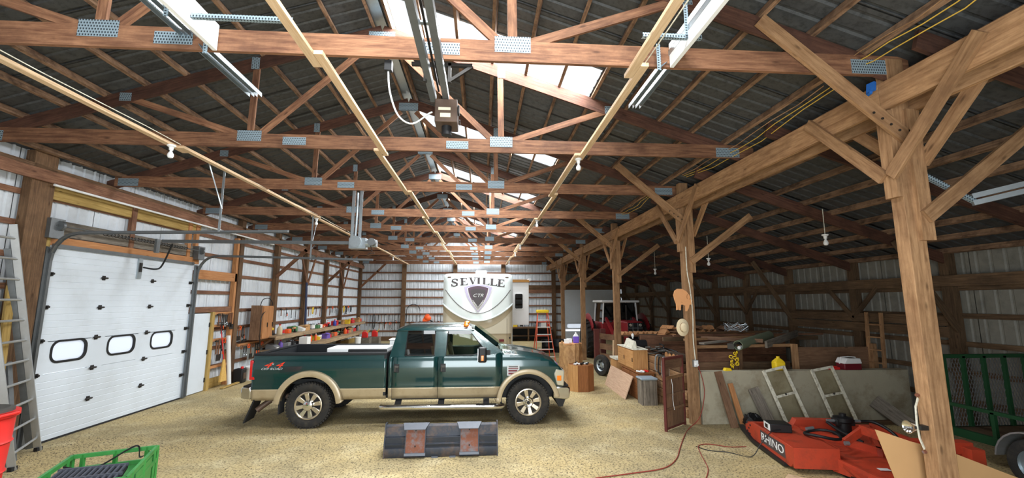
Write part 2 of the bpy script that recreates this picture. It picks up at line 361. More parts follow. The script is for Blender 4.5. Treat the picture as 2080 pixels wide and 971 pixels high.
for a, b, z in ((-7.77, -2.6, 0), (-2.6, 1.8, 4.45), (1.8, 9.17, 0)):
    sheets(wf, 'wallmetal', a, b, lambda x, h: ((x, YF-h, z), (x, YF-h, roof_z(x)+.02)))
# girts (2x4 boards laid against the sheets between and behind the posts)
GZ = [.6+.526*k for k in range(8)]
def girt(par, p0, p1, mat='girt', h=.095, w=.042): MB().bar(p0, p1, w, h).build('girt', mat, par, world=True)
for z in GZ:
    for a, b in ((YF, DY0-.2), (DY1+.18, YB)):
        if a > 10 and z < 2.1: a = 13.12
        girt(wl, (-7.745, a, z), (-7.745, b, z))
    if z > DZ+.2: girt(wl, (-7.745, DY0-.2, z), (-7.745, DY1+.2, z))
    girt(wb, (-7.77, 28.34, z), (5.2 if z < 3.3 else 9.1, 28.34, z))
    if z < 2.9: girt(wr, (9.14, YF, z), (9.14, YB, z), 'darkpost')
    girt(wf, (-7.7, YF+.03, z), (-2.7, YF+.03, z)); girt(wf, (1.9, YF+.03, z), (9, YF+.03, z))
for p0, p1 in (((-7.745, YF, .14), (-7.745, DY0-.1, .14)), ((-7.745, 13.1, .14), (-7.745, YB, .14))): girt(wl, p0, p1, 'yellowwood', .26)
girt(wb, (-7.77, 28.34, .14), (5.2, 28.34, .14), 'post', .26)
MB().bb(2.3, 9.1, 28.28, 28.34, 3.22, 3.5).build('door_header_plank', 'post', wb, world=True)
MB().bb(3.0, 5.2, 28.28, 28.33, 2.98, 3.28).build('plank', 'girt', wb, world=True)
# roof: ribbed sheets laid down the slope on purlins that run the length of the building
ce = setting('ceiling', (RX, 13, RZ))
def roof_sheet(side, x1, y, w, mat, x0=RX, name='roof_sheet'):
    def f(u, h): return (x0, u, roof_z(x0)+h), (x1, u, roof_z(x1)+h)
    return sheet(y, w, f).build(name, mat, ce, world=True, smooth=0)
y = YF
edges = [(s-.45, s+.45) for s in SKYLIGHT_Y]; cuts = [YF]+[v for e in edges for v in e]+[YB+.25]
for i in range(len(cuts)-1):
    a, b = cuts[i], cuts[i+1]; sky = i % 2 == 1
    n = 1 if sky else max(1, round((b-a)/SW)); w = (b-a)/n
    for k in range(n):
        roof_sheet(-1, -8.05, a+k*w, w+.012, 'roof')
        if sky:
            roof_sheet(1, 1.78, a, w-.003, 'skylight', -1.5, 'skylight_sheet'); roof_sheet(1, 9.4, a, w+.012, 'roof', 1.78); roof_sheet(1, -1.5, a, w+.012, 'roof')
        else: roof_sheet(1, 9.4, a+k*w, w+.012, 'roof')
for side in (-1, 1):
    L = 6.35 if side < 0 else 11.5; d = .16
    while d < L:
        x = RX+side*d*math.cos(SA); z = RZ-d*math.sin(SA)-.062; nrm = (-side*-math.sin(SA), 0, math.cos(SA))
        MB().bar((x, YF, z), (x, YB+.1, z), .048, .1, (side*math.sin(SA), 0, math.cos(SA))).build('purlin', 'purlin', ce, world=True); d += .6 if side < 0 else .585
m = MB()
m.poly([(RX-.15, YF, RZ-.075), (RX+.04, YF, RZ-.04), (RX+.04, YB, RZ-.04), (RX-.15, YB, RZ-.075)]).build('ridge_cap', 'galv', ce, world=True, smooth=0)

# ---------------------------------------------------------------- trusses
TY = [4.0+2.66*k for k in range(9)]+[28.05]
TY = [4.02, 6.69, 9.27, 12.15, 14.75, 17.6, 20.35, 22.7, 25.3, 27.9]
CZ = 4.92
def build_truss():
    t = thing('roof_truss', (0, 0, CZ), '', 'truss', 'roof trusses')
    def part(n, mt, m): return m.build(n, mt, t, world=True)
    part('bottom_chord', 'truss', MB().bar((-7.62, 0, CZ), (4.5, 0, CZ), .04, .22))
    def tz(x): return 6.84-SL*abs(x-RX)
    for xa in (-7.85, 4.5): part('top_chord', 'rafter', MB().bar((xa, 0, tz(xa)), (RX, 0, 6.84), .037, .2, (0, 0, 1)))
    for xp, xo, s in ((-3.62, -5.5, -1), (.28, 2.08, 1)):
        part('web', 'truss', MB().bar((xp, 0, CZ+.05), (xp-.02*s, 0, tz(xp)+.02), .034, .095, (1, 0, 0)))
        part('web', 'truss', MB().bar((xp-.1*s, 0, CZ+.06), (RX+.16*s, 0, 6.62), .0325, .095))
        part('web', 'truss', MB().bar((xp+.1*s, 0, CZ+.07), (xo, 0, tz(xo)), .031, .095))
        for (x, z, w, h) in ((xp, CZ+.07, .36, .17), (xp+(.68 if s < 0 else -.7), CZ, .35, .125), (xo, tz(xo), .17, .13), (xp, tz(xp), .12, .2), (RX+s*1e-3, 6.74, .42, .17)):
            if x == RX+1e-3: continue
            for yy in (-.0225, .0225): part('gusset_plate', 'plate', MB().bb(x-w/2, x+w/2, yy-.002, yy+.002, z-h/2, z+h/2))
    for x in (-7.35, 4.05):
        for yy in (-.0225, .0225): part('gusset_plate', 'plate', MB().bb(x-.2, x+.2, yy-.002, yy+.002, CZ-.1, CZ+.06))
    return t
def ordn(i, n): return ORD[i]
tr0 = build_truss()
NEAR = ['unseen roof truss by the front wall', 'wooden roof truss just in front of the open doorway']
for i, y in enumerate(TY):
    t = tr0 if i == 0 else copy_tree(tr0)
    t.location = (0, y, CZ); k = i
    t['label'] = ('wooden roof truss %s the camera' % ('behind' if i == 0 else 'right above') if k < 0 else
                  'large wooden roof truss nearest the camera, crossing the top of the picture' if k == 0 else
                  'wooden roof truss against the white back wall' if k == 9 else
                  'brown wooden roof truss with steel plates, %s back from the nearest one in view' % ORD[k-1])
# lateral braces nailed under the bottom chords, each a run of lapped boards
def strip(x, name_label, zz=4.79):
    t = thing('lateral_brace', (x, 4, zz), name_label, 'board', 'boards under the truss chords')
    ys = [-1.4, 4.05, 6.72, 9.3, 12.2, 14.8, 17.65, 20.4, 22.75, 27.95]; ys = [-1.4, 6.8, 12.25, 17.7, 22.8, 27.95] if x < -4 else ys
    for k in range(len(ys)-1): MB().bar((x+(.044 if k % 2 else -.044), ys[k]-.12, zz), (x+(.044 if k % 2 else -.044), ys[k+1]+.12, zz), .085, .04).build('board', 'newwood', t, world=True)
strip(-4.66, 'pale board strip under the trusses above the white overhead door')
strip(-1.62, 'pale board strip under the trusses left of the ceiling door opener')
strip(1.55, 'pale board strip under the trusses carrying the nearest hanging bulbs over the pickup')
# white boards fixed between the nearest trusses, beside the front door tracks
for x, l in ((-2.55, 'white painted board hung between trusses beside the galvanised track at upper left'), (1.9, 'white painted board hung between trusses beside the galvanised track at upper right')):
    tag(MB().bb(x-.02, x+.02, 1.36, 3.99, 4.8, 5.06).build('white_board', 'white', loc=(x, 3.99, 4.93), bevel=.003), l, 'board')

# ---------------------------------------------------------------- right-hand post row, header and knee braces
hd = thing('header_beam', (4.3, 12, 4.6), 'long doubled tan timber header beam carried by the right post row', 'beam')
hy = [YF, 4.06, 8.94, 13.87, 18.61, 23.32, 28.2]
for k in range(6):
    MB().bar((4.205, hy[k]+.004, 4.585), (4.205, hy[k+1], 4.585), .045, .3).build('beam_plank', 'tan', hd, world=True)
    MB().bar((4.455, hy[k]+.004, 4.555), (4.455, hy[k+1], 4.555), .045, .3).build('beam_plank', 'tan', hd, world=True)
PY = [4.06, 8.94, 13.87, 18.61, 23.32]
PN = ['nearest tan timber post with a strap handle, standing in front of the green mesh trailer', 'tan timber post carrying the pig cutout and the straw hat', 'tan timber post behind the stacked cabinets', 'timber post rising behind the bark slab with the jugs', 'timber post beside the orange stepladder, farthest in the row']
for i, y in enumerate(PY):
    p = thing('support_post', (4.32, y, 0), PN[i], 'post', 'right post row')
    MB().bb(4.235, 4.425, y-.07, y+.07, 0, 5.0).build('post_timber', 'tan', p, world=True, bevel=.006)
    B = lambda n, a, b, w=.04, h=.14, up=(0, 0, 1), mt='tan': MB().bar(a, b, w, h, up).build(n, mt, p, world=True)
    B('knee_brace', (4.32, y-.095, 4.12), (2.86, y-.095, 5.36), .04, .15)
    for s in (-1, 1):
        B('v_brace', (4.16, y+s*.04, 3.72), (4.16, y+s*.98, 4.7), .04, .13, (1, 0, 0) if 0 else (0, 0, 1))
        B('v_brace', (4.50, y+s*.06, 3.86), (4.50, y+s*.80, 4.6), .04, .13)
    B('knee_brace', (4.38, y-.138, 3.28), (5.75, y-.138, roof_z(5.75)-.3), .04, .14)
    MB().bb(4.18, 4.235, y-.07, y+.07, 3.5, 4.42).build('post_pad', 'tan', p, world=True)
    MB().bb(4.34, 4.48, y-.115, y-.07, 3.05, 4.42).build('post_pad', 'tan', p, world=True)
    for k in range(5): MB().lathe([(.012, 0), (.012, -.012)], (4.32-.22*k*.3-.02*k, y-.118, 4.12+.06*k), 6, 'y').build('bolt', 'darkmetal', p, world=True)
# lean-to rafters on the right with their wall posts, plate and braces
RY = [5.75, 7.87, 10.05, 12.3, 14.4, 16.45, 18.6, 20.8, 23, 25.2, 27.4]; RY = [3.55]+RY
for i, y in enumerate(RY):
    lab = 'wooden lean-to rafter %s' % ('just in front of the nearest tan post' if i == 0 else 'of the dark right bay, %s beyond the nearest tan post' % ORD[i-1])
    tag(MB().bar((4.1, y, roof_z(4.1)-.2), (9.1, y, roof_z(9.1)-.2), .045, .2).build('leanto_rafter', 'rafter', loc=(6.6, y, roof_z(6.6)-.2)), lab, 'rafter', 'lean-to rafters')
wp = thing('wall_plate_beam', (9.0, 13, 2.83), 'dark horizontal timber plate along the top of the right wall', 'beam')
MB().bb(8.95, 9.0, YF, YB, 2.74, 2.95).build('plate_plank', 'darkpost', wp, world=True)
for i, y in enumerate(RY[2:]):
    nm = 'dark wall post on the right wall, %s from the front' % ORD[i]
    p = thing('wall_post', (9.07, y, 0), nm, 'post', 'right wall posts')
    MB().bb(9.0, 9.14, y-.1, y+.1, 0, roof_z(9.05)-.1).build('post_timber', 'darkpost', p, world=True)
    if i % 2 == 1:
        for s in (-1, 1): MB().bar((8.97, y, 2.05), (8.97, y+s*.72, 2.78), .04, .1).build('v_brace', 'darkpost', p, world=True)
    else: MB().bar((9.0, y-.12, 1.9), (7.9, y-.12, roof_z(7.9)-.25), .04, .12).build('knee_brace', 'darkpost', p, world=True)
# plank band on the right wall
bp = thing('plank_band', (9, 11, 2), 'dark wide planks fixed across the right wall below its plate', 'planks')
for k, (z, a, b) in enumerate(((2.08, 7.9, 12.3), (1.86, 7.9, 12.3))): MB().bb(8.955, 8.995, a, b, z-.1, z+.1).build('plank', 'darkpost', bp, world=True)
# left wall posts
LP = [(7.8, 'post'), (14.15, 'post'), (16.67, 'post'), (19.36, 'post'), (21.9, 'post'), (24.3, 'post'), (27.9, 'post')]
LN = ['at the near jamb of the overhead door', 'between the small door and the wall cabinet', 'at the far side of the wall cabinet', 'with the blue pipe standing beside it', 'above the middle of the wall shelves', 'above the far half of the wall shelves', 'in the far left corner']
for i, (y, mt) in enumerate(LP):
    p = thing('wall_post', (-7.67, y, 0), 'brown timber post on the left wall ' + LN[i], 'post', 'left wall posts')
    w = .2 if i == 0 else .1
    MB().bb(-7.72, -7.57, y-w, y+w, 0, 5.0).build('post_timber', mt, p, world=True)
    if i == 1: MB().bb(-7.72, -7.6, y-.22, y-.11, 0, 4.4).build('side_board', 'orangewood', p, world=True)
    if i == 0: MB().bb(-7.71, -7.6, y+.21, y+.3, 0, 3.6).build('side_board', 'yellowwood', p, world=True)
    if i >= 2:
        if i % 2 == 0: MB().bar((-7.57, y-.12, 3.35), (-6.55, y-.12, 4.35), .04, .13).build('knee_brace', 'truss', p, world=True); MB().bar((-6.6, y-.12, 4.3), (-6.1, y-.12, 4.82), .04, .13).build('knee_brace', 'truss', p, world=True)
        else:
            for s in (-1, 1): MB().bar((-7.54, y, 3.15), (-7.54, y+s*.85, 4.5), .04, .12).build('v_brace', 'truss', p, world=True)
pb = thing('wall_plate_beam', (-7.55, 13, 4.6), 'brown timber plate beam along the top of the left wall', 'beam')
MB().bb(-7.57, -7.52, YF, YB, 4.5, 4.7).build('plate_plank', 'girt', pb, world=True)
MB().bb(-7.62, -7.57, YF, YB, 4.66, 4.78).build('plate_plank', 'post', pb, world=True)
tag(MB().tube([(-7.49, 7.9, 4.47), (-7.49, 16, 4.47)], .022, 8).build('conduit_pipe', 'white', loc=(-7.49, 12, 4.47)), 'white conduit pipe along the beam above the overhead door', 'pipe')
# framing over the overhead door
df = thing('door_framing', (-7.68, 10, 3.5), 'yellow and orange lumber framing above the white overhead door', 'framing')
MB().bb(-7.72, -7.66, 7.95, 12.2, 4.26, 4.5).build('header_board', 'yellowwood', df, world=True)
MB().bb(-7.7, -7.63, 7.95, 12.2, 3.44, 3.6).build('header_board', 'orangewood', df, world=True)
MB().bb(-7.72, -7.65, 7.95, 12.2, 3.62, 3.9).build('header_board', 'greywood', df, world=True)
for y in (9.9, 11.75, 12.05): MB().bb(-7.71, -7.63, y-.06, y+.06, 3.6, 4.5).build('stud', 'orangewood' if y > 11 else 'girt', df, world=True)
MB().bb(-7.66, -7.6, 12.1, 14.05, 3.05, 3.3).build('header_board', 'orangewood', df, world=True)
MB().bb(-7.7, -7.63, 12.05, 14.1, 2.15, 2.3).build('header_board', 'girt', df, world=True)
MB().bb(-7.72, -7.6, 12.98, 13.1, 0, 2.15).build('stud', 'yellowwood', df, world=True)
# back wall posts
BN = ['left of the camper', 'above the left part of the camper roof', 'above the right part of the camper roof', 'right of the camper']
for i, x in enumerate((-5.0, -1.75, 1.35, 4.65)):
    p = thing('wall_post', (x, 28.2, 0), 'brown timber post on the back wall ' + BN[i], 'post', 'back wall posts')
    MB().bb(x-.13, x+.13, 28.15, 28.32, 0, 5.0).build('post_timber', 'post', p, world=True)

# ---------------------------------------------------------------- overhead doors
def window_ring(yc, zc, hw, hh, r, n=6):
    pts = []
    for cx, cz, a in ((hw-r, hh-r, 0), (-hw+r, hh-r, 90), (-hw+r, -hh+r, 180), (hw-r, -hh+r, 270)):
        for k in range(n+1): t = math.radians(a+90*k/n); pts.append((yc+cx+r*math.cos(t), zc+cz+r*math.sin(t)))
    return pts
def door_section(y0, y1, z0, z1, wins, d=.045):
    """one section in local (u=y, z), thickness along x; grooves on its face; openings for windows"""
    m = MB()
    if not wins:
        n = 5; prof = []
        for k in range(n):
            a = z0+(z1-z0)*k/n; b = z0+(z1-z0)*(k+1)/n; e = .004; prof += [(d/2-e, a), (d/2, a+.008), (d/2, b-.008), (d/2-e, b)]
        poly = [(-d/2, z0)]+prof+[(-d/2, z1)]
        return m.prism(poly, 'y', y0, y1)
    cuts = [y0]
    for (yc, zc, hw, hh) in wins: cuts += [yc-hw-.1, yc+hw+.1]
    cuts.append(y1)
    for k in range(0, len(cuts), 2): m.bb(-d/2, d/2, cuts[k], cuts[k+1], z0, z1)
    for (yc, zc, hw, hh) in wins:
        inner = window_ring(yc, zc, hw, hh, hh*.75); a, b = yc-hw-.1, yc+hw+.1
        outer = []
        for p in inner:
            dy, dz = p[0]-yc, p[1]-zc; s = min((hw+.1)/abs(dy) if abs(dy) > 1e-6 else 9e9, ((z1-zc) if dz > 0 else (zc-z0))/abs(dz) if abs(dz) > 1e-6 else 9e9); outer.append((yc+dy*s, zc+dz*s))
        n = len(inner)
        for X in (-d/2, d/2):
            for i in range(n):
                j = (i+1) % n; m.poly([(X, *inner[i]), (X, *inner[j]), (X, *outer[j]), (X, *outer[i])])
            for (cy, cz) in ((a, z0), (b, z0), (a, z1), (b, z1)):   # fill corners the radial outline skips
                near = sorted(outer, key=lambda q: (q[0]-cy)**2+(q[1]-cz)**2)
                p1 = next(q for q in near if abs(q[0]-cy) < 1e-6 and abs(q[1]-cz) > 1e-6) if any(abs(q[0]-cy) < 1e-6 for q in near) else near[0]
                p2 = next((q for q in near if abs(q[1]-cz) < 1e-6), near[0]); m.poly([(X, cy, cz), (X, *p1), (X, *p2)])
        m.bb(-d/2, d/2, a, b, z0, z0+.012).bb(-d/2, d/2, a, b, z1-.012, z1)
        for i in range(n): j = (i+1) % n; m.poly([(-d/2, *inner[i]), (-d/2, *inner[j]), (d/2, *inner[j]), (d/2, *inner[i])])
    return m
def overhead_door(name, loc, rz, wd, ht, ns, wrow, wins, hinge_cols):
    d = setting(name, loc); d.rotation_euler = (0, 0, rz); sh = ht/ns
    for k in range(ns):
        w = wins if k == wrow else []
        s = door_section(0, wd, k*sh, (k+1)*sh, w).build('door_section', 'doorwhite', d, smooth=0)
        for (yc, zc, hw, hh) in w:
            out = window_ring(yc, zc, hw+.035, hh+.035, hh*.75+.03); inn = window_ring(yc, zc, hw-.002, hh-.002, hh*.75); m = MB(); n = len(out)
            for i in range(n):
                j = (i+1) % n
                for A, B, X in ((out, inn, .034),): m.poly([(X, *A[i]), (X, *A[j]), (X, *B[j]), (X, *B[i])])
                m.poly([(.02, *out[i]), (.02, *out[j]), (.034, *out[j]), (.034, *out[i])]); m.poly([(-.02, *inn[i]), (-.02, *inn[j]), (.034, *inn[j]), (.034, *inn[i])])
            f = m.build('window_frame', 'black', s); m = MB().prism(window_ring(yc, zc, hw, hh, hh*.75), 'x', -.006, .0); m.build('window_pane', 'frost', f if 0 else s)
        if k:
            for hc in hinge_cols:
                h = MB().bb(.02, .034, hc-.035, hc+.035, k*sh-.045, k*sh+.045).bb(.034, .06, hc-.06, hc+.06, k*sh-.016, k*sh+.016); h.cyl((.05, hc-.07, k*sh), (.05, hc+.07, k*sh), .016, 8).build('hinge', 'darkmetal', d)
    MB().bb(-.02, .03, 0, wd, -.0, .035).build('bottom_seal', 'rubber', d); MB().bb(.02, .06, .02, wd-.02, ht-.1, ht-.03).build('top_strut', 'track', d)
    return d
dr = overhead_door('door_1', (-7.66, DY0, 0), 0, DY1-DY0, 3.5, 6, 2, [(8.79-DY0, 1.555-.0, .33, .17), (9.97-DY0, 1.545, .33, .17), (11.14-DY0, 1.545, .33, .17)], [1.17, 2.48])
for k in range(1, 6):
    for yy in (.06, DY1-DY0-.06): MB().bb(.02, .045, yy-.05, yy+.05, k*.583-.02, k*.583+.05).cyl((.045, yy, k*.583+.02), (.1, yy, k*.583+.02), .02, 8).build('roller_bracket', 'darkmetal', dr)
MB().bb(.024, .05, 1.98, 2.1, 2.95, 3.4).build('lift_plate', 'galv', dr); MB().bb(.05, .075, 2.01, 2.07, 3.1, 3.3).build('lift_bracket', 'darkmetal', dr)
d3 = overhead_door('door_3', (D3B, 28.32, 0), math.radians(90), D3B-D3A, D3Z, 6, 1, [(1.25, .88, .5, .14), (2.75, .88, .5, .14)], [1.7])
d2 = setting('door_2', (-7.68, 12.45, 0))
MB().bb(-7.7, -7.655, 12.06, 12.97, .02, 2.12).build('door_leaf', 'doorwhite', d2, world=True, bevel=.004)
for z in (.3, 1.05, 1.8): MB().bb(-7.66, -7.64, 12.94, 12.98, z-.06, z+.06).build('hinge', 'darkmetal', d2, world=True)
k = MB().ball((-7.61, 12.15, 1.0), .03).cyl((-7.66, 12.15, 1.0), (-7.61, 12.15, 1.0), .012).build('door_knob', 'chrome', d2, world=True)
# door tracks, springs and opener of the side door
tk = thing('door_track', (-7.5, 10, 3.6), 'steel tracks and torsion spring of the white overhead door', 'door track')
def cpath(y):
    pts = [(-7.56, y, .05), (-7.56, y, 3.15)]+[(-7.56+.42*(1-math.cos(t)), y, 3.15+.5*math.sin(t)) for t in (.3, .6, .9, 1.2, 1.5)]; return pts
for y, xe, z2 in ((DY0-.07, -3.55, 3.72), (DY1+.07, -3.0, 3.58)):
    m = MB(); P = cpath(y); P += [(-7.0, y, P[-1][2]+.01), (xe, y, z2)]
    for a, b in zip(P[:-1], P[1:]): m.bar(a, b, .055, .03)
    for a, b in zip(P[:-1], P[1:]): m.bar((a[0], a[1]+.03, a[2]), (b[0], b[1]+.03, b[2]), .006, .06)
    m.build('track', 'track', tk, world=True)
    m = MB().bb(-7.62, -7.57, y-.06, y+.06, .02, 3.4).build('track_angle', 'track', tk, world=True)
    MB().bb(-7.63, -7.5, y-.13, y+.13, 3.55, 3.9).build('end_bearing_plate', 'track', tk, world=True)
MB().cyl((-7.5, DY0-.1, 3.78), (-7.5, DY1+.1, 3.78), .014, 8).build('torsion_shaft', 'track', tk, world=True)
sp = MB()
sp.tube([(-7.5+.035*math.cos(t*.9), 9.0+t*.0125, 3.78+.035*math.sin(t*.9)) for t in range(0, 200)], .008, 5).build('torsion_spring', 'darkmetal', tk, world=True)
for y in (DY0-.03, DY1+.03): MB().lathe([(.07, -.03), (.09, -.03), (.075, 0), (.09, .03), (.07, .03)], (-7.5, y, 3.78), 18, 'y').build('cable_drum', 'track', tk, world=True)
for x, y, zt, zb, l in ((-4.66, 7.9, 4.78, 3.68, 0), (-4.66, 12.05, 4.78, 3.56, 1)):
    MB().bb(x-.02, x+.02, y-.003, y+.003, zb, zt).bb(x-.02, x-.015, y, y+.04, zb, zt).build('hanger_strap', 'galv', tk, world=True)
    MB().bar((x+.02, y, zb+.45 if l else zb+.4), (x-.0, y-.45 if not l else y+.35, zt), .03, .004, (1, 0, 0)).build('hanger_strap', 'galv', tk, world=True)
op = thing('side_door_opener', (-2.8, 9.9, 3.8), 'rail and chain motor of the side door opener hanging over the pickup', 'door opener')
MB().bb(-7.0, -2.75, 9.87, 9.93, 3.72, 3.79).build('rail', 'track', op, world=True)
MB().bar((-7.1, 9.9, 3.5), (-7.1, 9.9, 3.8), .05, .1).build('rail_bracket', 'track', op, world=True)
MB().tube([(-7.55, 10.2, 3.2), (-7.25, 10.15, 3.16), (-7.05, 10.05, 3.25), (-6.8, 9.92, 3.7)], .018, 8, sm=5).build('door_arm', 'black', op, world=True)
MB().bb(-2.98, -2.62, 9.8, 10.02, 3.62, 3.86).build('motor_plate', 'galv', op, world=True)
MB().lathe([(.02, -.02), (.13, -.02), (.13, .0), (.11, .01), (.13, .02), (.13, .03), (.05, .035)], (-2.83, 9.76, 3.77), 24, 'y').build('pulley', 'galv', op, world=True)
MB().cyl((-2.62, 9.86, 3.74), (-2.38, 9.86, 3.74), .085, 16).build('motor', 'galv', op, world=True)
MB().lathe([(.0, 0), (.06, 0), (.085, -.05), (.085, -.2)], (-2.45, 9.83, 3.75), 14, 'y').build('gearbox', 'track', op, world=True)
MB().tube([(-2.5, 9.8, 3.68), (-2.45, 9.75, 3.55), (-2.55, 9.75, 3.48), (-2.4, 9.76, 3.52)], .008, 6).build('loose_wire', 'black', op, world=True)
for x in (-2.93, -2.76): MB().bb(x-.035, x+.035, 9.83, 9.835, 3.8, 4.98).bb(x-.035, x-.031, 9.83, 9.87, 3.8, 4.98).build('hanger_angle', 'galv', op, world=True)
MB().tube([(-2.85, 9.86, 4.9), (-2.84, 9.84, 4.4), (-2.86, 9.85, 3.9)], .03, 8).build('flex_duct', 'galv', op, world=True)
# front door tracks and opener (the big door is open above the camera)
for x, l in ((-2.8, 'double galvanised door track hanging at the upper left of the ceiling'), (1.95, 'double galvanised door track hanging at the upper right of the ceiling')):
    t = thing('ceiling_door_track', (x, 4, 4.9), l, 'door track', 'front door tracks'); s = 1 if x < 0 else -1
    for dx in (-.045, .045):
        m = MB().bb(x+dx-.028, x+dx+.028, -1.3, 5.22, 4.985, 4.99).bb(x+dx-.028, x+dx-.024, -1.3, 5.22, 4.935, 4.99).bb(x+dx+.024, x+dx+.028, -1.3, 5.22, 4.935, 4.99); m.build('track', 'galv', t, world=True)
    m = MB(); xa, xb = (x+.28, x+1.13) if s > 0 else (x-.5, x+.06); m.bb(xa, xb, 3.58, 3.583, 4.86, 4.9).bb(xa, xb, 3.58, 3.62, 4.86, 4.863).build('perforated_angle', 'plate', t, world=True)
    for yy in (3.58,): MB().bb(x+.06*s, x+.1*s, yy, yy+.004, 4.5 if 0 else 4.86, 5.2).build('hanger_angle', 'plate', t, world=True)
    MB().bb(x+.2*s, x+.24*s, 3.9, 3.904, 4.72, 5.0).bar((x+.22*s, 3.9, 4.74), (x, 4.1, 4.98), .03, .004).build('hanger_angle', 'plate', t, world=True)
op = thing('ceiling_door_opener', (-.45, 4.4, 4.7), 'brown box motor with twin steel rails hanging from the nearest truss', 'door opener')
for dx in (-.085, .055): MB().bb(-.47+dx-.032, -.47+dx+.032, -1.3, 4.55, 4.62, 4.7).build('rail', 'track', op, world=True)
MB().tube([(-.49, -1.3, 4.72), (-.49, 4.45, 4.7)], .012, 6).build('chain', 'darkmetal', op, world=True)
for y in (2.2, 3.3): MB().bb(-.58, -.38, y-.02, y+.02, 4.7, 4.72).build('rail_tie', 'galv', op, world=True)
M['motorbrown'] = plain('brown_painted_motor_box', (92, 74, 62), .5, .2, dirt=(60, 48, 40)); M['cream'] = plain('cream_label', (214, 204, 180), .6)
mb = MB().bb(-.53, -.29, 4.46, 4.75, 4.36, 4.62).build('motor_box', 'motorbrown', op, world=True, bevel=.008)
MB().bb(-.49, -.36, 4.452, 4.46, 4.49, 4.52).bb(-.47, -.36, 4.452, 4.46, 4.41, 4.455).build('rating_label', 'cream', mb, world=False).location = -op.location
MB().lathe([(.0, 0), (.055, 0), (.055, -.1), (0, -.1)], (-.41, 4.6, 4.36), 14).build('motor_can', 'black', op, world=True)
MB().lathe([(.01, 0), (.06, 0), (.06, .015), (.01, .015)], (-.285, 4.55, 4.53), 18, 'x').lathe([(.01, 0), (.03, 0), (.03, .012), (.01, .012)], (-.275, 4.62, 4.42), 12, 'x').build('sprocket', 'darkmetal', op, world=True)
MB().bb(-.72, -.12, 4.05, 4.09, 4.77, 4.8).bar((-.34, 4.07, 4.62), (-.12, 4.07, 4.78), .03, .03).bb(-.6, -.57, 4.05, 4.09, 4.6, 4.8).bb(-.36, -.33, 4.05, 4.09, 4.6, 4.8).build('truss_bracket', 'darkmetal', op, world=True)
MB().tube([(-.95, 4.08, 4.72), (-.93, 4.1, 4.5), (-.86, 4.2, 4.3), (-.74, 4.35, 4.28), (-.6, 4.5, 4.46), (-.56, 4.5, 4.48)], .009, 6, sm=5).build('power_cord', 'white', op, world=True)
MB().bb(-.98, -.91, 4.04, 4.1, 4.7, 4.8).build('outlet_box', 'black', op, world=True)
# ================================================================ PICKUP
M['green'] = plain('dark_green_metallic_paint', (10, 56, 57), .22, .25, var=.06, scale=1.5, spec=.6, coat=1.)
M['tanpaint'] = plain('tan_lower_paint', (176, 160, 130), .38, .15, var=.06, scale=3, coat=.5, dirt=(140, 122, 92), dirt_amt=.5)
M['alloy'] = plain('machined_alloy', (206, 196, 178), .26, .8, var=.08)
M['tire'] = plain('tyre_rubber', (40, 39, 38), .85, var=.25, scale=20, dirt=(84, 76, 62), dirt_amt=.35, dscale=9)
M['liner'] = plain('black_bed_liner', (22, 26, 30), .6, var=.2, scale=20)
M['amber'] = plain('amber_lens', (255, 134, 20), .25, var=.05, coat=.6)
M['redlens'] = plain('red_tail_lens', (200, 22, 26), .2, var=.1, coat=1.)
M['headlens'] = plain('clear_headlamp', (216, 214, 200), .12, .55, var=.1, coat=1.)
M['tint'] = glass('tinted_black_glass', (40, 44, 46), .12); M['carglass'] = glass('pale_green_car_glass', (234, 242, 236), .92)
M['seat'] = plain('tan_seat_cloth', (150, 136, 112), .9); M['dash'] = plain('grey_dashboard', (74, 72, 68), .7)
M['redprint'] = plain('red_decal', (236, 62, 36), .45, var=.02); M['silverprint'] = plain('silver_decal', (196, 200, 202), .4, var=.02); M['darkred'] = plain('dark_red_stripe', (104, 26, 36), .4)
tk_ = thing('pickup_truck', (-1.2, 10.09, 0), 'dark green and tan crew cab pickup truck parked side-on', 'truck')
T = tk_
def yoff(z):
    K = [(.5, .93), (.62, .965), (.76, .99), (.80, .985), (1.0, 1.0), (1.24, 1.0), (1.285, .985), (1.33, .975), (1.5, .95)]
    if z <= K[0][0]: return K[0][1]
    for (a, b), (c, d) in zip(K[:-1], K[1:]):
        if z <= c: return b+(d-b)*(z-a)/(c-a)
    return K[-1][1]
AR, AF, AC = -2.18, 2.15, .44
def arch(x, r=.55):
    z = .53
    for c in (AR, AF):
        if abs(x-c) < r: z = max(z, AC+math.sqrt(r*r-(x-c)**2))
    return z
def skin(name, x0, x1, zt, mat, side, zb=None, ylift=0., n=26, zlev=(.53, .62, .76, .80, .9, 1.0, 1.12, 1.24, 1.285, 1.33, 1.36, 1.4, 1.44)):
    m = MB(); cols = []
    xs = [x0+(x1-x0)*i/n for i in range(n+1)]
    for x in xs:
        lo = max(arch(x), zb(x) if zb else 0); hi = zt(x); c = []
        for z in list(zlev): z = min(max(z, lo), hi); c.append((x, side*(yoff(z)+ylift), z))
        c.append((x, side*(yoff(hi)+ylift), hi)); cols.append(c)
    for a, b in zip(cols[:-1], cols[1:]):
        for k in range(len(a)-1): m.poly([a[k], b[k], b[k+1], a[k+1]])
    o = m.build(name, mat, T, smooth=30); s = o.modifiers.new('thick', 'SOLIDIFY'); s.thickness = .018; s.offset = -1 if side < 0 else -1; return o
def hoodz(x):
    K = [(1.6, 1.375), (2.0, 1.345), (2.43, 1.285), (2.65, 1.22), (2.78, 1.14), (2.86, 1.05), (2.9, .98)]
    for (a, b), (c, d) in zip(K[:-1], K[1:]):
        if x <= c: return b+(d-b)*(max(x, a)-a)/(c-a)
    return .98
rail = lambda x: 1.42-.02*(x+3.3)/2.6
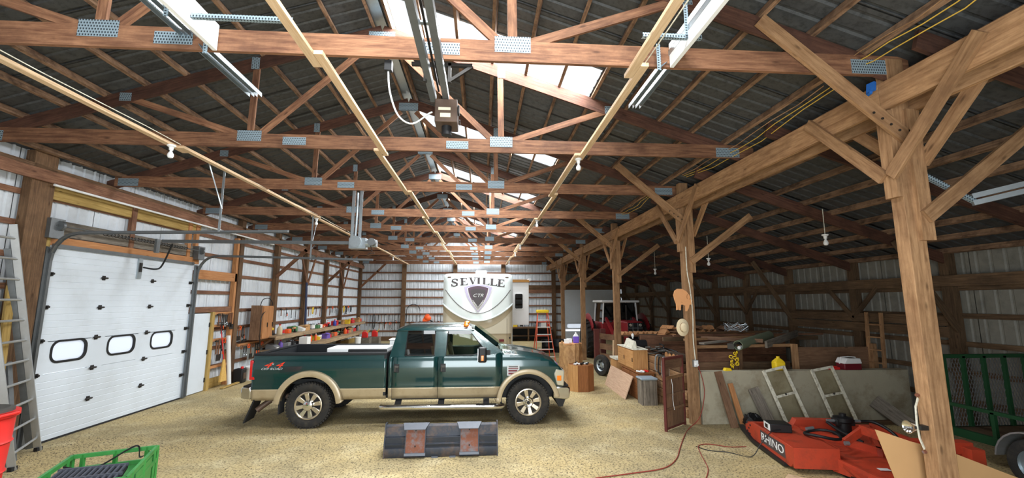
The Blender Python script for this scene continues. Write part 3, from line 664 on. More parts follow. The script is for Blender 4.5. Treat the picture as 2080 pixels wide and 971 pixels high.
for s in (-1, 1):
    skin('bed_side', -3.28, -.70, rail, 'green', s, n=60)
    skin('cab_corner', -.655, -.585, lambda x: 1.34, 'green', s, n=2)
    rd = skin('rear_door', -.577, .317, lambda x: 1.345, 'green', s, n=8); fd = skin('front_door', .325, 1.6, lambda x: 1.345+.07*max(0, (x-1.1)/.5), 'green', s, n=10)
    skin('front_fender', 1.608, 2.86, lambda x: hoodz(x), 'green', s, n=44)
    # tan lower panels
    for a, b, nn in ((-3.28, -.70, 50), (-.655, -.583, 2), (-.577, .317, 6), (.325, 1.6, 8), (1.608, 2.7, 34)):
        m = skin('lower_panel', a, b, lambda x: max(.745, arch(x)), 'tanpaint', s, ylift=.006, n=nn, zlev=(.53, .6, .66, .72, .745))
    for c in (AR, AF):
        m = MB(); N_ = 34; pr = []
        a0, a1 = (math.radians(4), math.radians(176)) if c == AR else (math.radians(10), math.radians(178))
        for i in range(N_+1):
            t = a0+(a1-a0)*i/N_; row = []
            for r, dy in ((.545, .93), (.55, 1.03), (.60, 1.045), (.64, 1.03), (.655, .985)): row.append((c+r*math.cos(t), s*dy, AC+r*math.sin(t)))
            pr.append(row)
        pr.insert(0, [(p[0]+(.03 if c == AR else -.0), p[1], .53) for p in pr[0]]); pr.append([(p[0]-.03, p[1], .53) for p in pr[-1]])
        for a, b in zip(pr[:-1], pr[1:]):
            for k in range(4): m.poly([a[k], b[k], b[k+1], a[k+1]])
        o = m.build('fender_flare', 'tanpaint', T, smooth=50); q = o.modifiers.new('thick', 'SOLIDIFY'); q.thickness = .012
        # dark wheel well
        m = MB(); L_ = []
        for i in range(17):
            t = math.pi*i/16; L_.append((c+.55*math.cos(t), AC+.55*math.sin(t)))
        for a, b in zip(L_[:-1], L_[1:]): m.poly([(a[0], s*.96, a[1]), (b[0], s*.96, b[1]), (b[0], s*.55, b[1]), (a[0], s*.55, a[1])])
        m.poly([(p[0], s*.55, p[1]) for p in L_]).build('wheel_well', 'black', T, smooth=50)
        fl = MB().bb(c-.56, c-.53, s*.78, s*1.0, .28, .6).build('mud_flap', 'rubber', T)
    # greenhouse side
    def G(x, z, o=0.): return (x, s*(.965-(z-1.34)/.54*.19+o), z)
    m = MB()
    for q in ([(-.655, 1.33), (-.36, 1.33), (-.33, 1.84), (-.53, 1.87)], [(-.53, 1.87), (-.33, 1.84), (.98, 1.83), (1.03, 1.88)], [(.245, 1.33), (.47, 1.33), (.495, 1.84), (.25, 1.84)],
              [(1.03, 1.88), (.95, 1.835), (1.27, 1.46), (1.66, 1.40)], [(1.27, 1.46), (1.2, 1.40), (1.25, 1.33), (1.66, 1.40)], [(-.36, 1.33), (.245, 1.33), (.245, 1.365), (-.36, 1.365)], [(.47, 1.33), (1.25, 1.33), (1.0, 1.365), (.47, 1.365)], [(1.0, 1.365), (1.25, 1.33), (1.2, 1.40), (1.2, 1.4)]):
        m.poly([G(*p) for p in q])
    o = m.build('cab_pillars', 'green', T, smooth=0); q = o.modifiers.new('thick', 'SOLIDIFY'); q.thickness = .03
    wr = [(-.345, 1.365), (.24, 1.365), (.245, 1.79), (.2, 1.825), (-.28, 1.825), (-.322, 1.79)]; wf_ = [(.475, 1.365), (1.0, 1.365), (1.2, 1.40), (1.265, 1.46), (.96, 1.825), (.54, 1.825), (.495, 1.79)]
    for poly, mt, n_ in ((wr, 'tint', 'rear_door_window'), (wf_, 'carglass', 'front_door_window')):
        w = MB().poly([G(*p, .003) for p in poly]).build(n_, mt, T, smooth=0); q = w.modifiers.new('thick', 'SOLIDIFY'); q.thickness = .004; q.offset = 0
        m = MB(); n = len(poly); cx = sum(p[0] for p in poly)/n; cz = sum(p[1] for p in poly)/n
        m.tube([G(p[0], p[1], .006) for p in poly], .011, 6, closed=True).build('window_seal', 'black', w)
        tp = sorted(poly, key=lambda p: -p[1])[:2]; a, b = sorted(tp); m = MB().bar(G(a[0]-.03, a[1]-.01, .015), G(b[0]+.03, b[1]-.01, .015), .016, .07).build('rain_visor', 'tint', w)
    for c, d in ((-.5, rd), (.425, fd)):
        h = MB().bb(c-.055, c+.055, s*.985, s*1.006, 1.04, 1.21).build('handle_recess', 'black', d, bevel=.01); MB().bb(c-.035, c+.045, s*1.0, s*1.03, 1.13, 1.17).bb(c-.035, c-.012, s*1.0, s*1.025, 1.06, 1.17).build('door_handle', 'dash', d, bevel=.006)
    # running board
    rb = MB(); P = [(-.78, s*1.02, .39), (-.68, s*1.06, .39), (-.5, s*1.07, .39), (1.45, s*1.07, .375), (1.58, s*1.05, .375), (1.64, s*1.0, .375)]
    r_ = rb.tube(P, .052, 12, flat=.75).build('running_board', 'chrome', T)
    for a in (-.45, .4, 1.3): MB().bb(a-.2, a+.2, s*1.03, s*1.1, .417, .43).build('step_pad', 'black', r_); MB().bar((a, s*.8, .55), (a, s*1.05, .4), .12, .03).build('bracket', 'black', r_)
    # towing mirror
    mm = MB().bb(1.13, 1.3, s*1.14, s*1.36, 1.26, 1.55).build('mirror', 'black', T, bevel=.04, seg=3); MB().bar((1.22, s*.97, 1.38), (1.24, s*1.18, 1.36), .12, .09).bar((1.32, s*.95, 1.32), (1.32, s*.95, 1.46), .12, .04).build('mirror_arm', 'black', mm)
    MB().bb(1.19, 1.24, s*1.362, s*1.372, 1.30, 1.40).build('mirror_lamp', 'amber', mm, bevel=.008); MB().bb(1.13-.004, 1.13, s*1.16, s*1.34, 1.29, 1.53).build('mirror_glass', 'chrome', mm)
    # lamps
    MB().prism([(-3.33, .93), (-3.22, .93), (-3.24, 1.2), (-3.28, 1.3), (-3.335, 1.3)], 'y', s*.8, s*.999).build('tail_lamp', 'redlens', T, bevel=.012)
    hl = MB().prism([(2.68, .98), (2.74, .76), (2.88, .74), (2.9, 1.05), (2.72, 1.08)], 'y', s*.66, s*1.012).build('headlamp', 'headlens', T, bevel=.02)
    MB().bb(2.74, 2.83, s*1.0, s*1.02, .85, .95).build('turn_lamp', 'amber', hl, bevel=.008)
# roof and glass front / back
def grid(f, nx, ny):
    m = MB(); P = [[f(i/nx, j/ny) for j in range(ny+1)] for i in range(nx+1)]
    for i in range(nx):
        for j in range(ny): m.poly([P[i][j], P[i+1][j], P[i+1][j+1], P[i][j+1]])
    return m
def rf(u, v):
    x = -.555+1.6*u; t = 2*v-1; e = 1-abs(t)**3.5; ex = min(1, u*6, (1-u)*5); ex = ex*(2-ex)
    return (x, t*.80, 1.855+.115*e*(.35+.65*ex) - (0 if ex > .99 else .0))
o = grid(rf, 16, 16).build('cab_roof', 'green', T, smooth=60); q = o.modifiers.new('thick', 'SOLIDIFY'); q.thickness = .02
for y in (-.55, -.2, 0, .2, .55): MB().ball((.86, y, 1.975 if abs(y) < .3 else 1.955), (.06, .05, .028), 10, 6).build('marker_lamp', 'amber', o)
MB().bar((.84, -.7, 1.935), (.9, -.66, 1.95), .08, .04).build('marker_lamp', 'amber', o, bevel=.01)
def ws(u, v):
    t = 2*v-1; x0, z0, y0 = 1.04+.1*(1-t*t), 1.885+.03*(1-t*t), .765; x1, z1, y1 = 1.68+.14*(1-t*t), 1.39, .93
    return (x0+(x1-x0)*u, t*(y0+(y1-y0)*u), z0+(z1-z0)*u)
o = grid(ws, 8, 12).build('windshield', 'carglass', T, smooth=60)
MB().tube([ws(.995, v/8.) for v in range(1, 8)], .012, 6).build('wiper', 'black', o)
MB().poly([(-.655, -.93, 1.33), (-.655, .93, 1.33), (-.54, .78, 1.86), (-.54, -.78, 1.86)]).build('cab_back', 'green', T, smooth=0)
MB().prism([(-.66, 1.42), (-.58, 1.8), (-.57, 1.8), (-.65, 1.42)], 'y', -.6, .6).build('rear_glass', 'tint', T)
def hd_(u, v):
    x = 1.6+1.28*u; t = 2*v-1; z = hoodz(x); e = 1-abs(t)**5; b = .05*e+.03*math.exp(-((abs(t)-.62)/.16)**2)
    return (x+.03*(1-t*t)*u, t*.965, z-.02+b*(1-.55*u*u)+.02)
o = grid(hd_, 16, 24).build('hood', 'green', T, smooth=50); q = o.modifiers.new('thick', 'SOLIDIFY'); q.thickness = .02
MB().bb(1.6, 1.8, -.88, .88, 1.36, 1.395).build('cowl', 'dash', T, bevel=.01)
MB().prism([(2.8, .76), (2.93, .76), (2.93, 1.02), (2.86, 1.08), (2.8, 1.08)], 'y', -.64, .64).build('grille_surround', 'chrome', T, bevel=.02)
for z in (.82, .91, 1.0): MB().bb(2.925, 2.945, -.58, .58, z-.025, z+.025).build('grille_bar', 'black', T)
MB().prism([(2.66, .50), (2.9, .47), (3.0, .5), (3.02, .7), (2.96, .735), (2.66, .735)], 'y', -1.0, 1.0).build('front_bumper', 'chrome', T, bevel=.03, seg=3)
MB().bb(2.68, 2.98, -.99, .99, .735, .76).build('bumper_cap', 'black', T, bevel=.01)
MB().prism([(2.7, .5), (2.92, .48), (2.86, .33), (2.78, .33)], 'y', -.95, .95).build('air_dam', 'black', T)
MB().cyl((3.0, -.5, .52), (3.06, -.5, .52), .025).cyl((3.0, .5, .52), (3.06, .5, .52), .025).build('tow_hook', 'darkmetal', T)
MB().prism([(-3.47, .58), (-3.28, .56), (-3.28, .74), (-3.3, .80), (-3.45, .80), (-3.48, .76)], 'y', -.98, .98).build('rear_bumper', 'chrome', T, bevel=.025, seg=3)
MB().bb(-3.45, -3.28, -.95, .95, .79, .815).build('bumper_cap', 'black', T, bevel=.008)
# bed
MB().bb(-3.27, -3.2, -.80, .80, .8, 1.42).build('tailgate', 'green', T, bevel=.015)
for s in (-1, 1):
    MB().prism([(s*.985, 1.385), (s*.985, 1.43), (s*.80, 1.43), (s*.80, .86), (s*.83, .86), (s*.83, 1.385)], 'x', -3.27, -.71).build('bed_rail', 'liner', T, bevel=.008)
    for c in (AR,): MB().bb(c-.5, c+.5, s*.5, s*.83, .86, 1.06).build('bed_wheelhouse', 'liner', T, bevel=.05)
MB().bb(-3.27, -.71, -.83, .83, .82, .87).build('bed_floor', 'liner', T); MB().bb(-.75, -.70, -.98, .98, .6, 1.42).build('bed_front_wall', 'liner', T)
MB().bb(-3.2, -3.17, -.78, .78, .87, 1.40).build('tailgate_liner', 'liner', T); MB().bb(-3.27, -3.17, -.8, .8, 1.415, 1.432).build('tailgate_cap', 'liner', T)
# chassis, exhaust, interior
for s in (-.42, .42): MB().bb(-3.25, 2.7, s-.05, s+.05, .45, .62).build('chassis_rail', 'black', T)
MB().bb(-.6, 1.6, -.9, .9, .5, .56).build('cab_floor', 'black', T)
for x in (AR, AF): MB().cyl((x, -.75, .43), (x, .75, .43), .06).ball((x, 0, .43), .15).build('axle', 'darkmetal', T)
MB().tube([(-1.6, -.62, .52), (-2.75, -.7, .56), (-2.95, -.74, .52), (-3.12, -.82, .40), (-3.2, -.86, .33)], .055, 12, sm=4).build('exhaust_pipe', 'motorbrown', T)
for s in (-1, 1): MB().hexa([(-3.42, s*.55, .12), (-3.39, s*.55, .12), (-3.36, s*.98, .12), (-3.39, s*.98, .12), (-3.24, s*.62, .55), (-3.21, s*.62, .55), (-3.21, s*.95, .55), (-3.24, s*.95, .55)]).build('rear_mud_flap', 'rubber', T)
for x in (-.35, .6):
    for y in (-.4, .4): st = MB().bb(x-.1, x+.4, y-.27, y+.27, .8, 1.05).build('seat', 'seat', T, bevel=.05); MB().bar((x-.08, y, 1.0), (x-.2, y, 1.5), .5, .14, (1, 0, 0)).bb(x-.27, x-.15, y-.13, y+.13, 1.5, 1.68).build('seat_back', 'seat', st, bevel=.04)
MB().bb(1.3, 1.66, -.88, .88, 1.0, 1.36).build('dashboard', 'dash', T, bevel=.05); MB().tube([(1.17+.09*math.sin(t), .4+.19*math.cos(t), 1.32+.16*math.sin(t)) for t in [k*.39 for k in range(16)]], .016, 6, closed=True).build('steering_wheel', 'black', T)
MB().cyl((1.72, -.93, 1.4), (1.72, -.93, 2.1), .004, 5).build('antenna', 'black', T)
# wheels
def make_wheel(near, front):
    w = bpy.data.objects.new('wheel', None); COL.objects.link(w); w.parent = T
    R = .43; m = MB(); pf = [(.255, .10), (.3, .135), (.36, .145), (.405, .135), (.422, .11), (.424, .0), (.422, -.11), (.405, -.135), (.36, -.145), (.3, -.135), (.255, -.10)]
    m.lathe(pf, (0, 0, 0), 56, 'y', cap=False)
    for i in range(46):
        t = 2*math.pi*i/46; q = Matrix.Rotation(t, 3, 'Y')
        for yy, dt in ((-.1, 0), (-.035, .07), (.035, 0), (.1, .07)):
            q2 = Matrix.Rotation(t+dt, 3, 'Y'); c = q2 @ Vector((.424, 0, 0)); hx, hy, hz = .014, .029, .019
            m.hexa([q2 @ Vector((.424+a*hx, yy+b*hy, k*hz)) for k in (-1, 1) for a, b in ((-1, -1), (1, -1), (1, 1), (-1, 1))])
    m.build('tire', 'tire', w, smooth=35)
    r = MB().lathe([(.255, .1), (.265, .125), (.25, .128), (.235, .118), (.225, .06), (.22, -.1)], (0, 0, 0), 48, 'y', cap=False)
    rim = r.build('rim', 'alloy', w)
    for k in range(8):
        q = Matrix.Rotation(2*math.pi*k/8+.2, 3, 'Y'); wv = lambda x, y, z: q @ Vector((x, y, z))
        MB().hexa([wv(.09, .07, -.036), wv(.235, .085, -.05), wv(.235, .085, .05), wv(.09, .07, .036), wv(.09, .105, -.03), wv(.235, .12, -.042), wv(.235, .12, .042), wv(.09, .105, .03)]).build('spoke', 'alloy', rim, bevel=.006)
    MB().lathe([(.001, .03), (.22, .03), (.22, -.02), (.001, -.02)], (0, 0, 0), 28, 'y').build('brake_disc', 'darkmetal', w)
    if front: MB().lathe([(.10, .06), (.105, .11), (.085, .125), (.06, .12), (.045, .15), (.001, .15)], (0, 0, 0), 24, 'y').build('hub_cap', 'chrome', w); MB().lathe([(.035, .151), (.035, .158), (.001, .158)], (0, 0, 0), 16, 'y').build('hub_center', 'black', w)
    else: MB().lathe([(.10, .06), (.105, .12), (.09, .155), (.08, .16), (.001, .165)], (0, 0, 0), 24, 'y').build('hub_cap', 'chrome', w)
    for k in range(8):
        t = 2*math.pi*k/8; MB().cyl((.073*math.cos(t), .12, .073*math.sin(t)), (.073*math.cos(t), .138, .073*math.sin(t)), .009, 6).build('lug_nut', 'chrome', w) if front else None
    return w
w1 = make_wheel(1, False); w2 = make_wheel(1, True); w1.rotation_euler = (0, 0, math.pi); w2.rotation_euler = (0, 0, math.pi)
w1.location = (AR, -.86, .43); w2.location = (AF, -.86, .43)
for w, x in ((w1, AR), (w2, AF)): c = copy_tree(w, T, (x, .86, .43), 0)
# lettering and badge
text('four_by_four_decal', '4', .155, 'redprint', T, frame((-3.02, -1.003, 1.205), (1, 0, 0), (0, -1, 0)), shear=.5, width=.17)
text('four_by_four_decal', '4', .155, 'redprint', T, frame((-2.80, -1.003, 1.205), (1, 0, 0), (0, -1, 0)), shear=.5, width=.17)
text('times_decal', '\u00d7', .08, 'silverprint', T, frame((-2.90, -1.004, 1.225), (1, 0, 0), (0, -1, 0)), shear=.3)
text('off_road_decal', 'OFF ROAD', .06, 'silverprint', T, frame((-2.92, -1.003, 1.135), (1, 0, 0), (0, -1, 0)), shear=.45, width=.4)
b = MB().prism([(1.72, .96), (1.72, 1.16), (1.97, 1.16), (1.97, 1.08), (1.84, .96)], 'y', -1.018, -.99).build('fender_badge', 'silverprint', T)
MB().bb(1.745, 1.945, -1.023, -1.016, 1.095, 1.115).prism([(1.745, 1.04), (1.745, 1.075), (1.94, 1.075), (1.91, 1.04)], 'y', -1.023, -1.016).prism([(1.745, .985), (1.745, 1.02), (1.885, 1.02), (1.83, .985)], 'y', -1.023, -1.016).build('badge_stripes', 'darkred', b)
MB().bb(1.75, 1.94, -1.0215, -1.016, 1.13, 1.146).build('badge_strip', 'dash', b)
# things lying in the bed
bx = thing('bed_toolbox', (-2.55, 9.75, .87), 'white tool chest with a black lid lying in the pickup bed', 'toolbox')
MB().bb(-3.2, -1.98, 9.45, 10.1, .87, 1.49).build('chest_body', 'white', bx, world=True, bevel=.015); MB().bb(-2.75, -1.97, 9.38, 9.45, 1.36, 1.47).build('chest_lid', 'black', bx, world=True, bevel=.01)
tag(MB().bb(-2.12, -1.96, 10.4, 10.75, 1.435, 1.56).bb(-2.14, -1.94, 10.38, 10.77, 1.56, 1.59).build('white_tray', 'white', loc=(-2.05, 10.57, 1.435), bevel=.02), 'small white plastic tray on the bed rail behind the cab', 'tray')
# ================================================================ CAMPER
M['capwhite'] = plain('glossy_white_fibreglass', (226, 236, 236), .25, var=.02, coat=.6); M['capcream'] = plain('cream_fibreglass', (204, 196, 176), .35, var=.03, coat=.4)
M['captan'] = plain('tan_fibreglass', (176, 162, 134), .35, var=.03, coat=.4); M['greyprint'] = plain('dark_grey_decal', (74, 66, 68), .4, var=.03); M['lavender'] = plain('silver_lavender_decal', (178, 170, 196), .35, .2, var=.1)
M['purple'] = plain('dark_plum_decal', (84, 56, 74), .35); M['tantrim'] = plain('tan_awning_trim', (176, 128, 66), .6)
C0 = thing('camper_trailer', (-.14, 15.9, 0), 'white and tan fifth-wheel camper with a shield emblem, behind the pickup', 'camper')
XA, XB, ZT = -1.42, 1.12, 3.47; XM = (XA+XB)/2; HW = (XB-XA)/2
def capy(x, z):
    t = abs((x-XM)/HW); s_ = max(0, (t-.86)/.14); tz = max(0, (z-(ZT-.25))/.25); return 15.9+.18*s_*s_+.22*tz*tz+.05*t*t
def smile(x): t = (x-XM)/HW; return 1.76+.60*t*t
def surf(zb, zt, nx=28, nz=12, off=0.):
    def f(u, v):
        x = XA+(XB-XA)*u; a, b = zb(x), zt(x); z = a+(b-a)*v; return (x, capy(x, z)-off, z)
    return grid(f, nx, nz)
top = lambda x: ZT-.05*max(0, (abs((x-XM)/HW)-.9)/.1)
cap = surf(smile, top).build('front_cap', 'capwhite', C0, world=True, smooth=60)
surf(lambda x: .55, lambda x: 1.3, off=-.05).build('lower_front', 'captan', C0, world=True, smooth=60)
surf(lambda x: 1.3, smile, off=-.03).build('middle_front', 'capcream', C0, world=True, smooth=60)
surf(lambda x: max(1.3, smile(x)-.30+.1*((x-XM)/HW)**2), lambda x: smile(x)-.01, off=-.02).build('swoosh_band', 'captan', C0, world=True, smooth=60)
MB().tube([(XM+HW*.93*t, capy(XM+HW*.93*t, 2)-.006, 2.02+.85*t*t) for t in [k/14.-1 for k in range(29)]], .012, 6).build('trim_line', 'greyprint', cap).location = -C0.location
MB().tube([(x, capy(x, smile(x))-.012, smile(x)) for x in [XA+(XB-XA)*k/30 for k in range(31)]], .03, 8).build('cap_lip', 'capwhite', C0, world=True)
MB().bb(XA, XB, 16.12, 25, .55, 3.42).build('body_shell', 'capwhite', C0, world=True, bevel=.05)
for x in (-1.0, .7): MB().bb(x-.05, x+.05, 16.5, 16.62, 0, .56).bb(x-.12, x+.12, 16.42, 16.7, 0, .02).build('landing_leg', 'black', C0, world=True)
for y in (21.4, 22.3):
    for x in (-1.25, .95): MB().lathe([(.12, -.1), (.3, -.1), (.35, -.07), (.35, .07), (.3, .1), (.12, .1)], (x, y, .35), 24, 'x').build('wheel', 'tire', C0, world=True)
ac = MB().bb(-.28, .18, 17.4, 18.4, 3.42, 3.68).build('roof_air_unit', 'white', C0, world=True, bevel=.06, seg=3)
for x in (-1.2, .9): MB().bb(x-.06, x+.06, capy(x, 3.32)-.02, capy(x, 3.32)+.02, 3.3, 3.345).build('clearance_lamp', 'motorbrown', C0, world=True)
MB().bb(.62, .80, 15.93, 15.96, 1.02, 1.1).build('side_marker', 'darkred', C0, world=True)
MB().bb(.98, 1.03, 15.93, 15.97, 1.12, 1.18).build('latch', 'black', C0, world=True)
so = MB().bb(1.1, 2.03, 19, 23, 1.44, 3.28).build('slide_out', 'white', C0, world=True, bevel=.01)
MB().bb(1.1, 2.06, 18.97, 23.03, 3.28, 3.4).build('slide_out_trim', 'tantrim', C0, world=True); MB().cyl((2.08, 18.95, 3.4), (2.08, 23, 3.4), .06, 10).build('awning_roll', 'white', C0, world=True)
f = MB().prism(window_ring(1.59, 2.46, .2, .35, .07), 'y', 18.965, 19).build('slide_out_window', 'white', C0, world=True); g_ = MB().prism(window_ring(1.59, 2.46, .165, .315, .05), 'y', 18.957, 18.966).bb(1.42, 1.76, 18.95, 18.96, 2.47, 2.5).build('window_glass', 'tint', f); g_.location = -C0.location
MB().bb(1.42, 1.76, 18.945, 18.958, 2.465, 2.49).build('window_bar', 'black', f).location = -C0.location
# serif letters on the cap, each a flat decal mesh
def letter(ch):
    B = []; t, w, sr = .072, .2, .03      # stem, width, serif
    r = lambda a, b, c, d: B.append([(a, c), (b, c), (b, d), (a, d)])
    if ch in 'EL': r(0, .11, 0, .022); r(.03, .03+t, 0, .24); r(0, .11, .218, .24); r(.03, .24, 0, .022); B.append([(.19, .0), (.24, 0), (.24, .07), (.228, .07)])
    if ch == 'E': r(.03, .22, .218, .24); r(.06, .16, .11, .13); B.append([(.19, .24), (.208, .17), (.22, .17), (.22, .24)]); r(.15, .165, .085, .155)
    if ch == 'I': r(.0, .12, 0, .022); r(.0325, .0325+t, 0, .24); r(0, .12, .218, .24)
    if ch == 'V': r(-.01, .11, .218, .24); r(.16, .27, .218, .24); B.append([(.02, .24), (.085, .24), (.155, .06), (.13, 0), (.12, 0)]); B.append([(.2, .24), (.225, .24), (.14, 0), (.125, .0)])
    return B
word = 'SEVILLE'; xs = [-1.13, -.81, -.50, -.22, -.02, .26, .53]
for i, ch in enumerate(word):
    x0 = xs[i]+.01; zc = 2.97+.08*(1-((x0+.12-XM)/.95)**2); m = MB()
    if ch == 'S':
        P = [(.20, .18), (.19, .225), (.12, .24), (.05, .22), (.03, .175), (.08, .135), (.16, .105), (.20, .06), (.16, .015), (.09, 0), (.03, .02), (.015, .07)]
        for (a, b), (c, d) in zip(P[:-1], P[1:]): m.bar((a, 0, b), (c, 0, d), .004, .055 if .05 < b < .2 else .03, (0, 0, 1) if abs(c-a) > abs(d-b) else (1, 0, 0))
        m.poly([(.185, 0, .165), (.215, 0, .165), (.21, 0, .24), (.195, 0, .24)]); m.poly([(.0, 0, 0), (.015, 0, 0), (.03, 0, .08), (0, 0, .08)])
    else:
        for q in letter(ch): m.prism(q, 'y', -.002, .002)
    xm_ = x0+.12; o = m.build('letter_'+ch.lower(), 'greyprint', cap); o.location = (x0-C0.location.x, capy(xm_, zc+.1)-.006-15.9, zc); o.rotation_euler = (0, .09*(xm_-XM), 0); o.scale = (1.12, 1, 1.1)
def shield(w, h, zc):
    P = []
    for k in range(9): t = -1+2*k/8; P.append((w*t, zc+h*(.42+.10*(1-t*t))))
    for t in (.2, .4, .6, .8, 1.0): P.append((w*(1-t**1.7)*(1 if t < 1 else 0), zc+h*(.42-t*.95)))
    for t in (.8, .6, .4, .2): P.append((-w*(1-t**1.7), zc+h*(.42-t*.95)))
    return [(a+XM, b) for a, b in P]
for k, (w, h, mt, n) in enumerate(((.53, 1.0, 'white', 'shield_rim'), (.50, .95, 'lavender', 'shield_band'), (.40, .87, 'white', 'shield_ring'), (.365, .80, 'purple', 'shield_ground'), (.275, .62, 'greyprint', 'shield_field'))):
    MB().prism(shield(w, h, 2.56+(.03 if k > 2 else 0)), 'y', 15.893-.006*k, 15.89-.006*k).build(n, mt, cap).location = -C0.location
for k in range(2): MB().tube([(XM-.2+.03*k, 15.855, 2.5-.07*k), (XM, 15.855, 2.24-.05*k), (XM+.2-.03*k, 15.855, 2.5-.07*k)], .012, 5).build('shield_chevron', 'white', cap).location = -C0.location
text('shield_letter', 'CTR', .17, 'white', cap, frame((XM-C0.location.x, 15.858-15.9, 2.66), (1, 0, 0), (0, -1, 0)), shear=.3, width=.36)

# ================================================================ LOADER BUCKET
M['bucket'] = plain('worn_black_steel', (56, 60, 68), .55, .45, var=.25, scale=7, dirt=(96, 80, 70), dirt_amt=.8, dscale=5); M['rust'] = plain('rusty_plate', (122, 76, 58), .75, .2, var=.25, scale=9, dirt=(108, 122, 130), dirt_amt=.8, dscale=5); M['worn'] = plain('bright_worn_steel', (98, 102, 110), .55, .4, var=.15, scale=14)
bk = thing('loader_bucket', (-.63, 7.5, 0), 'black and rusty steel skid loader bucket standing on the gravel', 'loader bucket', rz=.012)
prof = [(-.12, .0), (-.14, .06), (-.13, .14), (-.105, .145), (-.12, .2), (-.09, .205), (-.10, .30), (-.06, .305), (-.04, .45), (.0, .47), (.05, .47), (.04, .1), (.5, .06), (.5, .02)]
MB().prism(prof, 'x', -.89, .89).build('bucket_shell', 'bucket', bk, bevel=.006)
for s in (-1, 1): MB().prism([(-.14, .0), (-.13, .2), (-.04, .50), (.06, .50), (.5, .12), (.55, .0)], 'x', s*.885, s*.905).build('side_plate', 'bucket', bk)
for a, b in ((-.565, -.255), (.30, .59)):
    p = MB().hexa([(a, -.17, .08), (b, -.17, .08), (b, -.13, .08), (a, -.13, .08), (a, -.075, .44), (b, -.075, .44), (b, -.03, .44), (a, -.03, .44)]).build('coupler_plate', 'rust', bk)
    MB().hexa([(a-.01, -.2, .05), (b+.01, -.2, .05), (b+.01, -.13, .05), (a-.01, -.13, .05), (a-.01, -.19, .085), (b+.01, -.19, .085), (b+.01, -.13, .085), (a-.01, -.13, .085)]).build('coupler_sill', 'worn', p)
    MB().hexa([(a-.02, -.15, .425), (b+.0, -.15, .425), (b+.05, .03, .475), (a-.06, .03, .475), (a-.02, -.15, .435), (b, -.15, .435), (b+.05, .03, .49), (a-.06, .03, .49)]).build('coupler_hood', 'worn', p)
    for z, y in ((.18, -.15), (.4, -.088)): MB().lathe([(.012, -.006), (.012, .0)], ((a+b)/2, y-.002, z), 8, 'y').build('bolt_hole', 'black', p)
    for x in (a, b): MB().bar((x, -.155, .08), (x, -.055, .44), .012, .05, (0, 1, 0)).build('coupler_rib', 'bucket', p)
for x in (-.1, .18): MB().bb(x-.05, x+.05, -.16, -.11, .0, .02).build('wear_pad', 'worn', bk)

# ================================================================ LEFT SIDE
M['alu'] = plain('dull_aluminium', (178, 180, 180), .4, .7, var=.15, scale=8); M['red'] = plain('red_plastic', (214, 44, 40), .5, var=.06); M['greenpaint'] = plain('bright_green_paint', (58, 140, 66), .45, var=.12, scale=5, dirt=(40, 96, 46), dirt_amt=.5)
M['orange'] = plain('orange_plastic', (240, 96, 40), .5, var=.06); M['yellow'] = plain('yellow_plastic', (240, 206, 40), .5, var=.05); M['blue'] = plain('blue_plastic', (40, 52, 84), .5, var=.08)
ld = thing('extension_ladder', (-7.1, 7.6, 0), 'aluminium extension ladder leaning on the wall left of the overhead door', 'ladder')
A0, B0, A1, B1 = V(-6.82, 7.22, 0), V(-7.32, 8.12, 0), V(-7.48, 6.75, 3.62), V(-7.5, 7.1, 3.68)
B1 = V(-7.42, 7.28, 3.66); A1 = V(-7.42, 6.85, 3.66)
for a, b in ((A0, A1), (B0, B1)):
    MB().bar(a, b, .03, .09, (B0-A0).normalized().cross((A1-A0).normalized())).build('rail', 'alu', ld, world=True)
    o2 = V(.0, .0, 0)+(B0-A0).normalized().cross((A1-A0).normalized())*-.09; MB().bar(a+o2+(b-a)*.02, b+o2-(b-a)*.1, .03, .08, (B0-A0).normalized().cross((A1-A0).normalized())).build('fly_rail', 'track', ld, world=True)
for k in range(11):
    t = .06+.088*k; MB().cyl(A0+(A1-A0)*t, B0+(B1-B0)*t, .019, 8).build('rung', 'alu', ld, world=True)
for a in (A0, B0): MB().box(a+V(0, 0, .03), (.06, .09, .06)).build('foot', 'rubber', ld, world=True)
# red bin at the left edge
bn = thing('trash_can', (-5.37, 5.2, 0), 'ribbed red plastic barrel with a dark lid at the left edge', 'barrel')
MB().lathe([(.23, 0), (.24, .02), (.25, .3), (.27, .32), (.255, .34), (.27, .62), (.29, .64), (.275, .66), (.29, .93), (.31, .95), (.295, .97), (.305, 1.2), (.335, 1.22), (.335, 1.27), (.30, 1.27)], (-5.37, 5.2, 0), 36).build('barrel_body', 'red', bn, world=True)
MB().lathe([(.29, 1.265), (.29, 1.3), (.25, 1.31), (.23, 1.295), (0, 1.295)], (-5.37, 5.2, 0), 36).build('lid', 'dash', bn, world=True)
MB().bb(-5.06, -5.01, 5.1, 5.3, 1.24, 1.27).build('handle', 'red', bn, world=True, bevel=.01)
